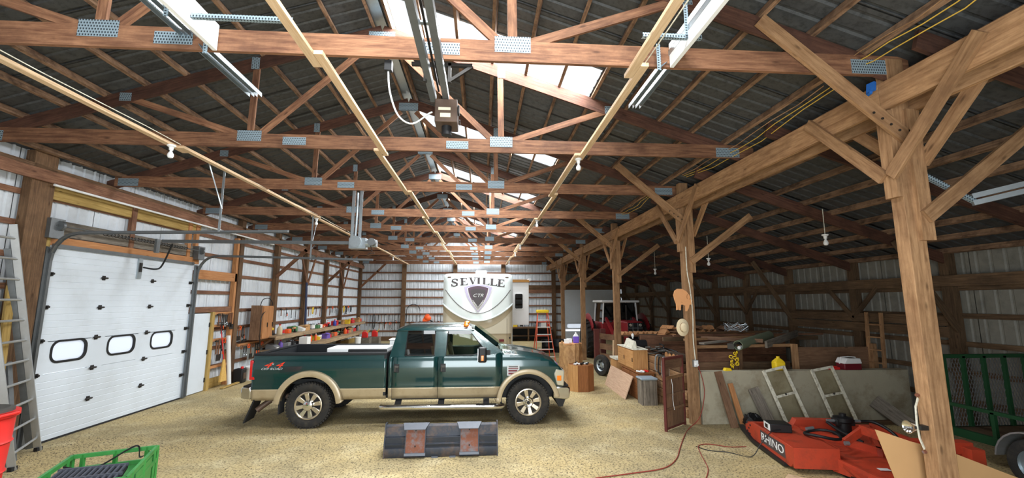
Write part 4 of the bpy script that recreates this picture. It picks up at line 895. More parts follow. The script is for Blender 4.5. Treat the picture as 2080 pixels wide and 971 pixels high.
# green carrier with ribbed mat
gc = thing('green_carrier', (-4.6, 6.0, 0), 'bright green steel carrier frame holding a black ribbed mat', 'carrier')
Q = [V(-5.29, 6.35, .45), V(-4.48, 6.68, .45), V(-4.02, 5.56, .45), V(-4.83, 5.2, .45)]
for z in (0, -.16):
    for a, b in zip(Q, Q[1:]+Q[:1]): MB().bar(a+V(0, 0, z), b+V(0, 0, z), .035, .05).build('rail', 'greenpaint', gc, world=True)
for a, b in zip(Q, Q[1:]+Q[:1]):
    for t in (0, .12, .5, .88): MB().bar(a+(b-a)*t+V(0, 0, -.44), a+(b-a)*t+V(0, 0, .02), .04, .04).build('upright', 'greenpaint', gc, world=True)
MB().hexa([Q[0]+V(0, 0, -.22), Q[1]+V(0, 0, -.22), Q[2]+V(0, 0, -.22), Q[3]+V(0, 0, -.22)]+[q+V(0, 0, -.19) for q in Q]).build('deck', 'greenpaint', gc, world=True)
pe = V(.92, .38, 0); MB().hexa([Q[2]+(Q[1]-Q[2])*.25+V(0, 0, -.4), Q[2]+(Q[1]-Q[2])*.25+V(0, 0, -.05), Q[2]+(Q[1]-Q[2])*.8+V(0, 0, -.05), Q[2]+(Q[1]-Q[2])*.8+V(0, 0, -.4)]+[p+pe*.012 for p in (Q[2]+(Q[1]-Q[2])*.25+V(0, 0, -.4), Q[2]+(Q[1]-Q[2])*.25+V(0, 0, -.05), Q[2]+(Q[1]-Q[2])*.8+V(0, 0, -.05), Q[2]+(Q[1]-Q[2])*.8+V(0, 0, -.4))]).build('end_panel', 'greenpaint', gc, world=True)
mt = thing('ribbed_mat', (-4.6, 5.7, .4), 'black plastic ramp mat with slanted ribs lying in the green carrier', 'mat')
Rm = [Q[3]+(Q[0]-Q[3])*.0+V(.06, .04, -.05), Q[2]+V(-.1, .08, -.05), V(-4.32, 6.05, .42), V(-5.0, 5.85, .44)]
Rm = [V(-4.78, 5.28, .40), V(-4.12, 5.55, .40), V(-4.36, 6.03, .44), V(-5.02, 5.86, .44)]
MB().hexa([p+V(0, 0, -.03) for p in Rm]+Rm).build('mat_sheet', 'black', mt, world=True)
M['mat'] = plain('worn_grey_plastic', (72, 76, 86), .55)
for k in range(12):
    t0, t1 = k/12., (k+.6)/12.; a = Rm[0]+(Rm[1]-Rm[0])*t0; b = Rm[3]+(Rm[2]-Rm[3])*t1; MB().bar(a+V(0, 0, .012), b+V(0, 0, .012), .02, .024).build('rib', 'mat', mt, world=True)
for u in (0, .5, 1): MB().bar(Rm[0]+(Rm[3]-Rm[0])*u+V(0, 0, .012), Rm[1]+(Rm[2]-Rm[1])*u+V(0, 0, .012), .03, .03).build('edge_rib', 'mat', mt, world=True)
tag(MB().tube([(-5.05, 5.95, .46), (-4.9, 6.2, .35), (-4.72, 6.54, .49), (-4.66, 6.6, .48), (-4.5, 6.4, .42), (-4.38, 6.3, .46)], .012, 5, flat=.3, sm=4).build('strap', 'black', loc=(-4.7, 6.4, .45)), 'black tie strap looped over the green carrier rail', 'strap')

# ---------------------------------------------------------------- wall cabinet, broom corner
cb = thing('wall_cabinet', (-7.35, 15.4, 1.25), 'brown wooden cabinet hung on the left wall', 'cabinet')
MB().bb(-7.56, -7.2, 15.0, 15.7, 1.22, 2.3).build('cabinet_body', 'orangewood', cb, world=True, bevel=.006)
MB().bb(-7.56, -7.22, 14.95, 15.0, 1.2, 2.32).build('cabinet_side', 'brownboard', cb, world=True)
for a in (15.01, 15.36): d = MB().bb(-7.2, -7.18, a, a+.33, 1.25, 2.27).build('cabinet_door', 'orangewood', cb, world=True); MB().bb(-7.18, -7.16, a+.27, a+.3, 1.6, 1.75).build('handle', 'darkmetal', d).location = -cb.location
tag(MB().tube([(-7.4, 15.2, 2.3), (-7.36, 15.25, 2.5), (-7.3, 15.45, 2.56), (-7.26, 15.6, 2.5), (-7.25, 15.7, 2.3), (-7.17, 14.9, 2.0), (-7.17, 14.85, 1.4), (-7.2, 15.0, .9)], .014, 6, sm=5).build('cable', 'black', loc=(-7.3, 15.3, 2.3)), 'black cable looped over the wooden wall cabinet', 'cable')
tag(MB().cyl((-7.42, 13.78, .03), (-7.46, 13.6, 1.45), .055, 14).build('white_pipe', 'white', loc=(-7.42, 13.78, 0)), 'white plastic pipe standing beside the broom', 'pipe')
br = thing('broom', (-7.5, 13.5, 0), 'corn broom standing against the wall by the small door', 'broom'); M['straw'] = plain('broom_straw', (206, 166, 92), .9, var=.25, scale=30)
MB().cyl((-7.48, 13.52, .75), (-7.6, 13.42, 1.75), .014, 8).build('handle', 'red', br, world=True)
MB().hexa([(-7.5, 13.36, .16), (-7.44, 13.36, .16), (-7.44, 13.68, .16), (-7.5, 13.68, .16), (-7.5, 13.48, .78), (-7.46, 13.48, .78), (-7.46, 13.56, .78), (-7.5, 13.56, .78)]).build('bristles', 'straw', br, world=True, bevel=.01)
tag(MB().bar((-7.3, 13.2, .03), (-7.28, 14.0, .05), .09, .03).build('floor_board', 'yellowwood', loc=(-7.3, 13.6, 0)), 'yellow board lying on the floor below the broom', 'board')
j = thing('oil_jug', (-7.35, 14.22, 0), 'black oil jug on the floor beside the white buckets', 'jug'); MB().bb(-7.5, -7.22, 14.08, 14.34, 0, .42).build('jug_body', 'black', j, world=True, bevel=.03); MB().cyl((-7.3, 14.2, .42), (-7.3, 14.2, .48), .04).build('cap', 'red', j, world=True); MB().bb(-7.218, -7.21, 14.14, 14.28, .12, .3).build('label_panel', 'motorbrown', j, world=True)
def bucket(x, y, r, h, mt, label, name='bucket'):
    b = thing(name, (x, y, 0), label, 'bucket'); MB().lathe([(r*.85, 0), (r, h-.06), (r*1.06, h-.05), (r*1.06, h-.02), (r, h-.01), (r, h), (r*.96, h), (r*.8, .02), (0, .02)], (x, y, 0), 24).build('bucket_body', mt, b, world=True)
    MB().tube([(x+r, y, h-.1)]+[(x+r*math.cos(t), y-.04, h-.1-.14*math.sin(t)) for t in (.5, 1, 1.57, 2.1, 2.6)]+[(x-r, y, h-.1)], .004, 5).build('bail', 'galv', b, world=True)
bucket(-7.3, 14.72, .16, .42, 'white', 'white plastic bucket on the floor below the hanging tools'); bucket(-7.0, 15.05, .15, .4, 'white', 'second white bucket, half hidden behind the pickup tailgate')
tag(MB().cyl((-7.42, 19.12, 1.3), (-7.5, 19.18, 3.25), .045, 10).build('blue_pipe', 'blue', loc=(-7.42, 19.1, 1.3)), 'dark blue pipe leaning on a left wall post above the shelves', 'pipe')
# ---------------------------------------------------------------- shelves with their clutter
M['shelf'] = wood('dusty_shelf_board', (126, 104, 80), (176, 154, 124)); 
def shelf(x0, x1, y0, y1, z, label, n=4):
    t = thing('wall_shelf', ((x0+x1)/2, (y0+y1)/2, z), label, 'shelf'); L_ = (y1-y0)/n
    for k in range(n): MB().bb(x0, x1, y0+k*L_, y0+(k+1)*L_-.01, z-.04, z).build('shelf_board', 'shelf', t, world=True); MB().bb(x1-.04, x1, y0+k*L_, y0+(k+1)*L_-.01, z-.13, z-.04).build('shelf_edge', 'shelf', t, world=True)
    for k in range(n+1): y = y0+.1+(y1-y0-.2)*k/n; MB().bar((x0, y, z-.4), (x1-.1, y, z-.06), .04, .06).build('bracket', 'post', t, world=True)
shelf(-7.55, -6.95, 15.5, 26.9, 1.28, 'upper plank shelf along the left wall, crowded with boxed tools', 5)
shelf(-7.55, -6.62, 15.6, 26.4, .80, 'lower deeper plank shelf along the left wall, crowded with cases', 5)
CL = {'red': (206, 40, 42), 'orange': (232, 96, 40), 'tan cardboard': (186, 142, 92), 'black': (30, 30, 32), 'blue': (60, 72, 160), 'white': (228, 228, 224), 'yellow': (232, 196, 50), 'brown': (120, 78, 50), 'grey': (128, 130, 132), 'green': (66, 116, 72), 'violet': (108, 84, 170), 'beige': (206, 192, 160)}
for k, c in CL.items(): M['c_'+k] = plain('painted_'+k.replace(' ', '_'), c, .55, var=.1, scale=10)
def item(kind, col, x, y, z, s, label, rr):
    c = 'c_'+col; nm = {0: 'cardboard_box', 1: 'tool_case', 2: 'spray_can', 3: 'bottle', 4: 'power_tool', 5: 'paint_can', 6: 'parts_bin'}[kind]; ct = nm.split('_')[-1]
    t = thing(nm, (x, y, z), label, ct, 'clutter on the wall shelves', rr.uniform(-.22, .22))
    if kind == 0: MB().bb(-.13*s, .13*s, -.16*s, .16*s, 0, .2*s).build('carton', c, t); MB().box((0, 0, .205*s), (.26*s, .05*s, .006)).build('tape', 'c_beige', t); MB().box((.14*s, -.12*s, .21*s), (.1*s, .3*s, .006), ry=.5).build('flap', c, t)
    elif kind == 1: b = MB().bb(-.11*s, .11*s, -.2*s, .2*s, 0, .16*s).build('case_body', c, t, bevel=.015); MB().tube([(.0, -.07*s, .16*s), (0, -.06*s, .21*s), (0, .06*s, .21*s), (0, .07*s, .16*s)], .012, 6).build('handle', 'black', t); MB().bb(.11*s, .118*s, -.1*s, -.06*s, .06*s, .11*s).build('latch', 'galv', t)
    elif kind == 2: MB().lathe([(.035*s, 0), (.035*s, .17*s), (.02*s, .195*s)], n=14).build('can_body', c, t); MB().lathe([(.026*s, .195*s), (.026*s, .24*s), (.0, .24*s)], n=12).build('cap', 'c_white', t)
    elif kind == 3: MB().lathe([(.06*s, 0), (.065*s, .02), (.065*s, .15*s), (.03*s, .2*s), (.022*s, .23*s)], n=16).build('bottle_body', c, t); MB().lathe([(.026*s, .23*s), (.026*s, .26*s), (0, .26*s)], n=12).build('cap', 'c_red', t)
    elif kind == 4: MB().cyl((0, -.13*s, .19*s), (0, .1*s, .19*s), .045*s, 12).build('motor_housing', c, t); MB().bar((0, .04*s, .17*s), (0, .09*s, .02*s), .05*s, .06*s, (0, 1, 0)).build('grip', 'black', t); MB().bb(-.05*s, .05*s, .02*s, .16*s, 0, .06*s).build('battery', 'black', t, bevel=.008); MB().cyl((0, -.13*s, .19*s), (0, -.22*s, .19*s), .018*s, 8).build('chuck', 'galv', t)
    elif kind == 5: MB().lathe([(.085*s, 0), (.085*s, .18*s), (.09*s, .18*s), (.09*s, .19*s), (.075*s, .19*s), (.07*s, .18*s), (0, .18*s)], n=20).build('can_body', 'galv', t); MB().lathe([(.0865*s, .03*s), (.0865*s, .15*s)], n=20, cap=False).build('paper_wrap', c, t)
    else: MB().prism([(-.15*s, 0), (.12*s, 0), (.15*s, .08*s), (.0, .14*s), (-.15*s, .16*s)], 'y', -.12*s, .12*s).build('bin_body', c, t); MB().bb(.13*s, .145*s, -.05*s, .05*s, .03*s, .06*s).build('label_strip', 'c_white', t)
    return t
KN = ['cardboard box', 'plastic tool case', 'spray can', 'bottle', 'power tool', 'paint can', 'parts bin']
rr = random.Random(12)
pal = ['red', 'orange', 'tan cardboard', 'black', 'blue', 'white', 'tan cardboard', 'red', 'yellow', 'brown', 'grey', 'violet', 'orange', 'green', 'black', 'beige']
for tier, (x0, x1, y0, y1, z, n) in (('upper', (-7.4, -7.1, 15.75, 26.6, 1.28, 30)), ('lower', (-7.3, -7.0, 15.85, 26.2, .80, 28))):
    for k in range(n):
        kind = rr.choice([0, 0, 1, 1, 2, 3, 4, 4, 5, 6]); col = rr.choice(pal); col = 'tan cardboard' if kind == 0 and rr.random() < .7 else col
        y = y0+(y1-y0)*(k+.5)/n+rr.uniform(-.04, .04); sc = rr.uniform(.85, 1.25)*(1.2 if kind in (2, 3) else 1)
        sh = '' if col.startswith('tan') and kind == 0 else ''
        cn = col if not (col == 'tan cardboard') else 'tan'
        item(kind, col, rr.uniform(x0, x1), y, z, min(sc, .33/.32*1.05) if kind in (0, 1) else sc, '%s %s, %s item from the near end of the %s wall shelf' % (cn, KN[kind], ORD[k], tier), rr)
tag(MB().bb(-6.85, -6.55, 17.15, 17.5, .8, 1.12).build('white_carton', 'white', loc=(-6.7, 17.3, .8), bevel=.004), 'plain white carton at the near front corner of the lower shelf', 'carton')
for x, y, lab in ((-6.35, 24.6, 'red fuel can on the floor at the far end of the shelves'), (-6.0, 25.3, 'smaller red fuel can beside the other, behind the pickup bed')):
    t = thing('fuel_can', (x, y, 0), lab, 'fuel can'); z0 = .5; tag(MB().bb(x-.3, x+.3, y-.25, y+.25, 0, z0).build('wooden_crate', 'greywood', loc=(x, y, 0)), 'grey wooden crate under the ' + ('larger' if y < 25 else 'smaller') + ' red fuel can', 'crate')
    t.location.z = z0; MB().prism([(-.15, 0), (.15, 0), (.15, .24), (.05, .32), (-.1, .32), (-.15, .26)], 'y', -.1, .1).build('can_body', 'red', t, bevel=.02); MB().tube([(.12, 0, .26), (.2, 0, .34), (.24, 0, .42)], .018, 8).build('spout', 'yellow', t); MB().tube([(-.1, 0, .32), (-.06, 0, .37), (.02, 0, .37), (.05, 0, .32)], .014, 6).build('handle', 'red', t)
bucket(-6.45, 23.6, .16, .62, 'white', 'white bucket on the floor below the shelves behind the pickup bed')
# ---------------------------------------------------------------- hanging hand tools on the walls
def tool(kind, top, wall, ln, label, rr, group):
    """wall: 'L' (hang on left wall) or 'B' (back wall)"""
    nm = ['chain', 'wrench', 'hammer', 'shovel', 'clamp', 'strap_bundle', 'saw', 'rake'][kind]
    t = thing('hanging_'+nm, top, label, nm.split('_')[0], group, math.radians(90) if wall == 'L' else 0)
    h = 'darkmetal'
    MB().cyl((0, .03, .0), (0, -.04, .01), .006, 5).build('nail', h, t)
    if kind == 0: MB().tube([(rr.uniform(-.012, .012), -.02, -ln*k/6) for k in range(7)], .016, 5).build('links', h, t); MB().tube(ring((0, -.02, -ln-.05), .05, 9, -1.2, 3.6, 'y'), .012, 5).build('hook', h, t)
    elif kind == 1: MB().bar((0, -.02, -.04), (0, -.02, -ln+.05), .012, .035, (1, 0, 0)).build('shaft', h, t); MB().tube(ring((0, -.02, -ln), .045, 9, -1, 4.1, 'y'), .014, 5).build('jaw', 'galv', t)
    elif kind == 2: MB().cyl((0, -.02, -ln), (0, -.02, 0), .018, 6).build('handle', 'c_brown', t); MB().bb(-.07, .06, -.045, .0, -.05, -.01).build('head', h, t)
    elif kind == 3: MB().cyl((0, -.02, -ln*.7), (0, -.02, 0), .018, 6).build('handle', 'c_brown', t); MB().hexa([(-.1, -.03, -ln), (.1, -.03, -ln), (.1, -.02, -ln), (-.1, -.02, -ln), (-.09, -.03, -ln*.68), (.09, -.03, -ln*.68), (.09, -.02, -ln*.68), (-.09, -.02, -ln*.68)]).build('blade', h, t)
    elif kind == 4: MB().bar((0, -.02, 0), (0, -.02, -ln), .01, .03, (1, 0, 0)).build('bar', h, t); MB().bb(0, .1, -.03, -.01, -.05, -.02).bb(0, .1, -.03, -.01, -ln*.6, -ln*.6+.04).build('jaw', h, t); MB().cyl((.09, -.02, -ln*.6-.1), (.09, -.02, -ln*.6), .016, 6).build('grip', 'orange', t)
    elif kind == 5: MB().tube(ring((0, -.03, -ln*.5), .5, 1, axis='y')*0+[(.07*math.sin(a), -.03, -ln*.5+ln*.5*math.cos(a)) for a in [k*.45 for k in range(14)]], .022, 5, closed=True).build('webbing', rr.choice(['black', 'c_yellow', 'orange', 'black']), t); MB().bb(-.03, .03, -.06, -.01, -ln*.9, -ln*.75).build('buckle', 'galv', t)
    elif kind == 6: MB().hexa([(-.05, -.022, -ln), (.05, -.022, -ln), (.05, -.018, -ln), (-.05, -.018, -ln), (-.1, -.022, -.12), (.08, -.022, -.12), (.08, -.018, -.12), (-.1, -.018, -.12)]).build('blade', 'galv', t); MB().tube(ring((0, -.02, -.05), .06, 10, axis='y'), .016, 5, closed=True).build('handle', rr.choice(['c_brown', 'orange']), t)
    else: MB().cyl((0, -.02, -ln*.8), (0, -.02, 0), .014, 6).build('handle', 'c_brown', t); m = MB().bar((-.15, -.02, -ln*.8), (.15, -.02, -ln*.8), .02, .02)
    if kind == 7:
        for q in range(7): m.bar((-.14+.047*q, -.02, -ln*.8), (-.14+.047*q, -.05, -ln*.8-.1), .008, .008)
        m.build('tines', h, t)
KT = ['dark chain', 'long wrench', 'hammer', 'shovel', 'bar clamp', 'strap bundle', 'hand saw', 'rake']
n = 26
for k in range(n):
    x = -7.2+5.7*k/n+rr.uniform(-.05, .05); kd = rr.choice([0, 0, 1, 0, 2, 4, 5, 1]); abs(x+3.45) > .42 and tool(kd, (x, 28.25, 1.68), 'B', rr.uniform(.4, .95), '%s on the top rack of the back wall, %s from the corner' % (KT[kd], ORD[k]), rr, 'tools on the top rack of the back wall')
for k in range(16):
    x = -6.4+4.8*k/16+rr.uniform(-.06, .06); kd = rr.choice([4, 5, 0, 2, 1, 6]); abs(x+3.45) > .42 and tool(kd, (x, 28.25, 1.12), 'B', rr.uniform(.3, .5), '%s on the middle rack of the back wall, %s from the corner' % (KT[kd], ORD[k]), rr, 'tools on the middle rack of the back wall')
for k in range(9):
    x = 2.3+2.0*k/9; kd = rr.choice([1, 2, 4, 0]); tool(kd, (x, 28.25, 1.15), 'B', rr.uniform(.25, .4), '%s on the back wall beside the stepladder, %s from the camper' % (KT[kd], ORD[k]), rr, 'tools right of the camper')
for k in range(22):
    y = 16.95+9.8*k/22+rr.uniform(-.05, .05); kd = rr.choice([5, 2, 4, 1, 6, 5, 2]); tool(kd, (-7.705, y, 2.18), 'L', rr.uniform(.25, .45), '%s hung above the upper left wall shelf, %s from its near end' % (KT[kd], ORD[k]), rr, 'tools above the shelves')
for r_, (ya, yb, z, cnt, nm) in enumerate(((13.2, 13.95, 2.1, 9, 'rail beside the small door'), (14.45, 14.92, 1.66, 7, 'rail left of the wall cabinet'), (14.45, 16.3, .62+.45, 13, 'rail below the wall cabinet'), (13.2, 13.9, 1.35, 6, 'low rail above the broom'))):
    for k in range(cnt):
        y = ya+(yb-ya)*(k+.5)/cnt; kd = rr.choice([1, 4, 7, 6, 2, 3]); tool(kd, ((-7.595, -7.705, -7.555, -7.595)[r_], y, z), 'L', rr.uniform(.3, .6) if r_ != 2 else rr.uniform(.25, .5), '%s on the %s, %s from its near end' % (KT[kd], nm, ORD[k]), rr, 'tools on the '+nm)
tr = thing('tool_rail', (-7.6, 15.4, 1.1), 'orange tool rail board below the wall cabinet', 'rail'); MB().bb(-7.63, -7.57, 14.4, 16.5, 1.05, 1.13).build('rail_board', 'orangewood', tr, world=True)
tr = thing('tool_rail', (-7.6, 13.4, 1.3), 'orange tool rail boards between the small door and the wall post', 'rail')
for z in (2.1, 1.75, 1.35, .6): MB().bb(-7.66, -7.61, 13.1, 14.0, z-.03, z+.04).build('rail_board', 'orangewood', tr, world=True)
# hose loop and orange leaf blower on the back wall
tag(MB().tube(ring((-4.35, 28.2, 1.85), .42, 14, 0, math.pi, 'y')+[(-4.77, 28.2, 1.2)], .02, 6).build('hose_loop', 'black', loc=(-4.35, 28.2, 1.85)), 'black hose loop hung on the back wall left of the camper', 'hose')
ob = thing('orange_leaf_blower', (-3.45, 28.15, 1.2), 'bright orange leaf blower hung on the back wall beside the camper', 'leaf blower'); MB().ball((0, 0, .2), (.24, .14, .2), 14, 8).bb(-.28, .0, -.1, .05, .0, .18).build('fan_housing', 'orange', ob); MB().tube([(.1, 0, .1), (.3, 0, 0), (.32, 0, -.25)], .045, 8).build('nozzle', 'black', ob); MB().tube([(-.15, 0, .35), (-.05, 0, .46), (.12, 0, .4)], .022, 6).build('handle', 'orange', ob)

for a, b, w, mt, l in (((-7.3, 7.35, 0), (-7.52, 7.5, 2.7), .12, 'yellowwood', 'yellow plank leaning behind the extension ladder'), ((-7.35, 7.0, 0), (-7.55, 7.15, 1.9), .2, 'greywood', 'grey board leaning behind the extension ladder'), ((-7.2, 7.62, 0), (-7.5, 7.62, 1.5), .07, 'track', 'steel bar leaning behind the extension ladder')):
    tag(MB().bar(a, b, w, .04, (1, 0, 0)).build('leaning_plank', mt, loc=a), l, 'plank' if mt != 'track' else 'bar')
# ================================================================ RIGHT SIDE
M['ragblue'] = plain('blue_cloth', (30, 96, 176), .9); M['cordred'] = plain('dark_red_cord', (138, 54, 46), .6); M['jugpurple'] = plain('purple_fluid', (112, 84, 190), .3, var=.05); M['cabbrown'] = wood('brown_veneer', (112, 70, 40), (150, 98, 58), objrand=.05, knots=False); M['cabtan'] = wood('tan_veneer', (168, 122, 74), (198, 152, 100), objrand=.05, knots=False)
M['pinkboard'] = wood('pale_pink_panel', (176, 144, 120), (206, 176, 150), knots=False, objrand=.05); M['oldred'] = plain('faded_barn_red', (96, 46, 40), .8, var=.25, scale=9); M['cardboard'] = plain('brown_cardboard', (192, 152, 106), .85, var=.06, scale=4)
M['mower'] = plain('orange_red_machine_paint', (184, 66, 42), .5, var=.12, scale=4, dirt=(104, 52, 38), dirt_amt=.6, dscale=4); M['oldglass'] = glass('dusty_old_glass', (251, 250, 246), .975, .2)
M['winwhite'] = plain('chipped_white_paint', (222, 220, 204), .7, var=.08, dirt=(140, 128, 106), dirt_amt=.7, dscale=16); M['darkgreen'] = plain('dark_green_trailer_paint', (20, 62, 34), .5, var=.2, scale=5)
M['tractorred'] = plain('faded_tractor_red', (140, 34, 40), .45, var=.12, scale=3); M['pig'] = plain('salmon_painted_board', (226, 164, 112), .7, var=.08); M['hat'] = plain('straw_hat', (222, 206, 172), .85, var=.15, scale=30, bump=.3); M['pipegreen'] = plain('green_grey_pipe', (112, 122, 100), .6, var=.1)
st = thing('bark_stump', (2.63, 13.12, 0), 'tall peeled tree stump with jugs standing on it', 'stump')
m = MB(); N_ = 28; rs = random.Random(5); jit = [rs.uniform(-.035, .035) for _ in range(N_)]
for zi in range(7):
    for j in range(N_): t = 2*math.pi*j/N_; r = .33+jit[j]+.015*math.sin(zi*1.3+j*.8)+(.03 if zi == 0 else 0); m.v.append((2.63+r*math.cos(t), 13.12+r*math.sin(t), 1.22*zi/6.))
for zi in range(6):
    for j in range(N_): j2 = (j+1) % N_; m.f.append((zi*N_+j, zi*N_+j2, (zi+1)*N_+j2, (zi+1)*N_+j)); m.uv.append([(zi*.2, j*.07), (zi*.2, j*.07+.07), (zi*.2+.2, j*.07+.07), (zi*.2+.2, j*.07)])
m.build('trunk_bark', 'log', st, world=True, smooth=60); MB().prism([(2.63+(.33+jit[j])*math.cos(2*math.pi*j/N_), 13.12+(.33+jit[j])*math.sin(2*math.pi*j/N_)) for j in range(N_)], 'z', 1.2, 1.225).build('cut_face', 'splitwood', st, world=True)
MB().bar((2.36, 12.95, 1.2), (2.36, 12.95, 1.3), .05, .05).build('splinter', 'log', st, world=True)
def jug(x, y, z, w, h, mt, label, cap='white', cat='jug'):
    t = thing('plastic_jug', (x, y, z), label, cat); MB().bb(-w/2, w/2, -w*.35, w*.35, 0, h*.62).build('jug_body', mt, t, bevel=w*.12, seg=3); MB().hexa([(-w*.48, -w*.33, h*.6), (w*.48, -w*.33, h*.6), (w*.48, w*.33, h*.6), (-w*.48, w*.33, h*.6), (-w*.14, -w*.14, h*.88), (w*.14, -w*.14, h*.88), (w*.14, w*.14, h*.88), (-w*.14, w*.14, h*.88)]).build('jug_shoulder', 'white' if mt == 'jugpurple' else mt, t, bevel=.01); MB().lathe([(w*.15, h*.87), (w*.15, h), (0, h)], n=14).build('cap', cap, t); MB().tube([(w*.42, 0, h*.5), (w*.4, 0, h*.72), (w*.1, 0, h*.8)], w*.06, 6).build('handle', mt, t)
jug(2.8, 13.05, 1.225, .17, .32, 'jugpurple', 'jug of purple fluid standing on the stump')
for k, (x, y, c) in enumerate(((2.5, 12.95, 'white tub nearer the front edge of the stump'), (2.62, 13.15, 'white carton between the tub and the purple jug'))): tag(MB().bb(x-.07, x+.07, y-.06, y+.06, 1.225, 1.33).bb(x-.075, x+.075, y-.065, y+.065, 1.33, 1.345).build('white_tub', 'white', loc=(x, y, 1.225), bevel=.01), c, 'tub')
oc = thing('octagonal_cabinet', (2.78, 12.45, 0), 'brown octagonal end-table cabinet standing in front of the stump', 'cabinet')
octg = [(2.78+.36*math.cos(math.radians(22.5+45*k)), 12.42+.30*math.sin(math.radians(22.5+45*k))) for k in range(8)]
for k in range(8):
    a, b = octg[k], octg[(k+1) % 8]; MB().bar((a[0]*.5+b[0]*.5, a[1]*.5+b[1]*.5, 0), (a[0]*.5+b[0]*.5, a[1]*.5+b[1]*.5, .70), .02, math.dist(a, b), (b[0]-a[0], b[1]-a[1], 0)).build('side_panel', 'cabtan' if k in (4, 3) else 'cabbrown', oc, world=True)
MB().prism(octg, 'z', .66, .69).build('cabinet_top', 'cabbrown', oc, world=True)
for k in range(8):
    x, y = 2.6+.05*k, 12.35+.05*((k*3) % 4); MB_ = MB().bar((x, y, .7), (x+.08*math.cos(k), y+.08*math.sin(k), .745), .04, .03).ball((x, y, .715), (.04, .03, .02), 8, 5)
    tag(MB_.build('machine_part', 'black' if k % 3 else 'white', loc=(x, y, .69)), '%s small %s machine part on the octagonal cabinet, counted from the stump side' % (ORD[k], 'black' if k % 3 else 'white'), 'part', 'parts on the octagonal cabinet')
# spare wheel
sw = thing('spare_wheel', (4.02, 14.72, 0), 'spare trailer tyre on a white steel rim leaning on a post', 'wheel', rz=math.radians(-62)); R_ = .34
MB().lathe([(.19, -.08), (.27, -.095), (.32, -.08), (R_, -.04), (R_, .04), (.32, .08), (.27, .095), (.19, .08)], (0, 0, R_), 36, 'y', cap=False).build('tire', 'tire', sw)
rim = MB().lathe([(.195, -.085), (.2, -.06), (.17, -.04), (.15, .02), (.08, .0), (.06, -.03), (0, -.03)], (0, 0, R_), 32, 'y', cap=False).build('rim', 'galv', sw)
for k in range(8): t = k*math.pi/4; MB().lathe([(.028, -.02), (.028, .04)], (.135*math.cos(t), 0.0, R_+.135*math.sin(t)), 8, 'y').build('rim_slot', 'black', rim)
# stall fence between the posts
fn = thing('stall_fence', (4.5, 16.5, 0), 'dark red-brown plank fence with square posts before the tractor', 'fence')
for x, y in ((4.2, 16.0), (4.46, 16.1), (4.62, 14.9)): MB().bb(x-.09, x+.09, y-.09, y+.09, 0, 1.45).build('fence_post', 'oldred' if y > 15 else 'post', fn, world=True, bevel=.01)
for z in (.5, .85, 1.2): MB().bar((4.28, 16.02, z), (4.66, 14.9, z), .04, .2).build('fence_rail', 'brownboard', fn, world=True)
for k in range(3): MB().bar((4.35+.06*k, 14.6-.1*k, 0), (4.45+.05*k, 14.75-.1*k, 1.15+.08*k), .09, .03, (1, 0, 0)).build('fence_board', 'newwood', fn, world=True)
pl = thing('plywood_box', (4.25, 13.35, 0), 'tan plywood box with a white rim at the foot of a post', 'box'); MB().bb(4.02, 4.45, 13.1, 13.7, 0, .72).build('box_body', 'cabtan', pl, world=True); MB().bb(4.0, 4.47, 13.08, 13.72, .72, .77).build('rim', 'winwhite', pl, world=True)
# leaning panel, stacked cabinets, wood bin
tag(MB().hexa([(3.62, 11.2, 0), (3.645, 11.2, 0), (3.7, 13.2, 0), (3.675, 13.2, 0), (3.84, 11.2, .55), (3.865, 11.2, .55), (3.9, 13.2, .55), (3.875, 13.2, .55)]).build('plywood_offcut', 'pinkboard', loc=(3.7, 12.2, 0)), 'pale pinkish panel leaning on the lower cabinet', 'panel')
def cab(x0, x1, y0, y1, z0, z1, m1, m2, label, cells):
    t = thing('kitchen_cabinet', ((x0+x1)/2, (y0+y1)/2, z0), label, 'cabinet'); MB().bb(x0, x1, y0, y1, z0, z1).build('cabinet_body', m2, t, world=True); n = cells; w = (y1-y0)/n
    for k in range(n): d = MB().bb(x0-.018, x0, y0+k*w+.02, y0+(k+1)*w-.02, z0+.03, z1-.03).build('cabinet_door', m1, t, world=True, bevel=.004); MB().bb(x0-.03, x0-.018, y0+k*w+.05, y0+k*w+.08, (z0+z1)/2-.05, (z0+z1)/2+.05).build('handle', 'darkmetal', d).location = -t.location
    MB().bb(x0-.02, x1+.01, y0-.02, y1+.01, z1, z1+.025).build('top_board', 'winwhite' if m2 == 'cabtan' else m1, t, world=True)
cab(3.93, 4.32, 10.95, 12.3, 0, .66, 'cabbrown', 'cabbrown', 'lower dark brown cabinet carrying another cabinet', 2)
cab(3.93, 4.30, 11.3, 12.6, .69, 1.2, 'cabtan', 'cabtan', 'upper tan cabinet stacked on the darker one', 2)
tag(MB().hexa([(3.95, 11.5, 1.225), (4.1, 11.5, 1.225), (4.12, 12.2, 1.225), (3.97, 12.2, 1.225), (4.02, 11.52, 1.40), (4.08, 11.52, 1.40), (4.1, 12.15, 1.44), (4.04, 12.15, 1.44)]).build('enamel_panel', 'winwhite', loc=(4.03, 11.85, 1.225), bevel=.005), 'white enamel panel lying on the upper cabinet', 'panel')
tag(MB().ball((4.15, 11.95, 1.52), (.04, .04, .06), 10, 8).cyl((4.15, 11.95, 1.44), (4.15, 11.95, 1.5), .02).build('lamp_bulb', 'white', loc=(4.15, 11.95, 1.44)), 'white bulb standing behind the enamel panel', 'bulb')
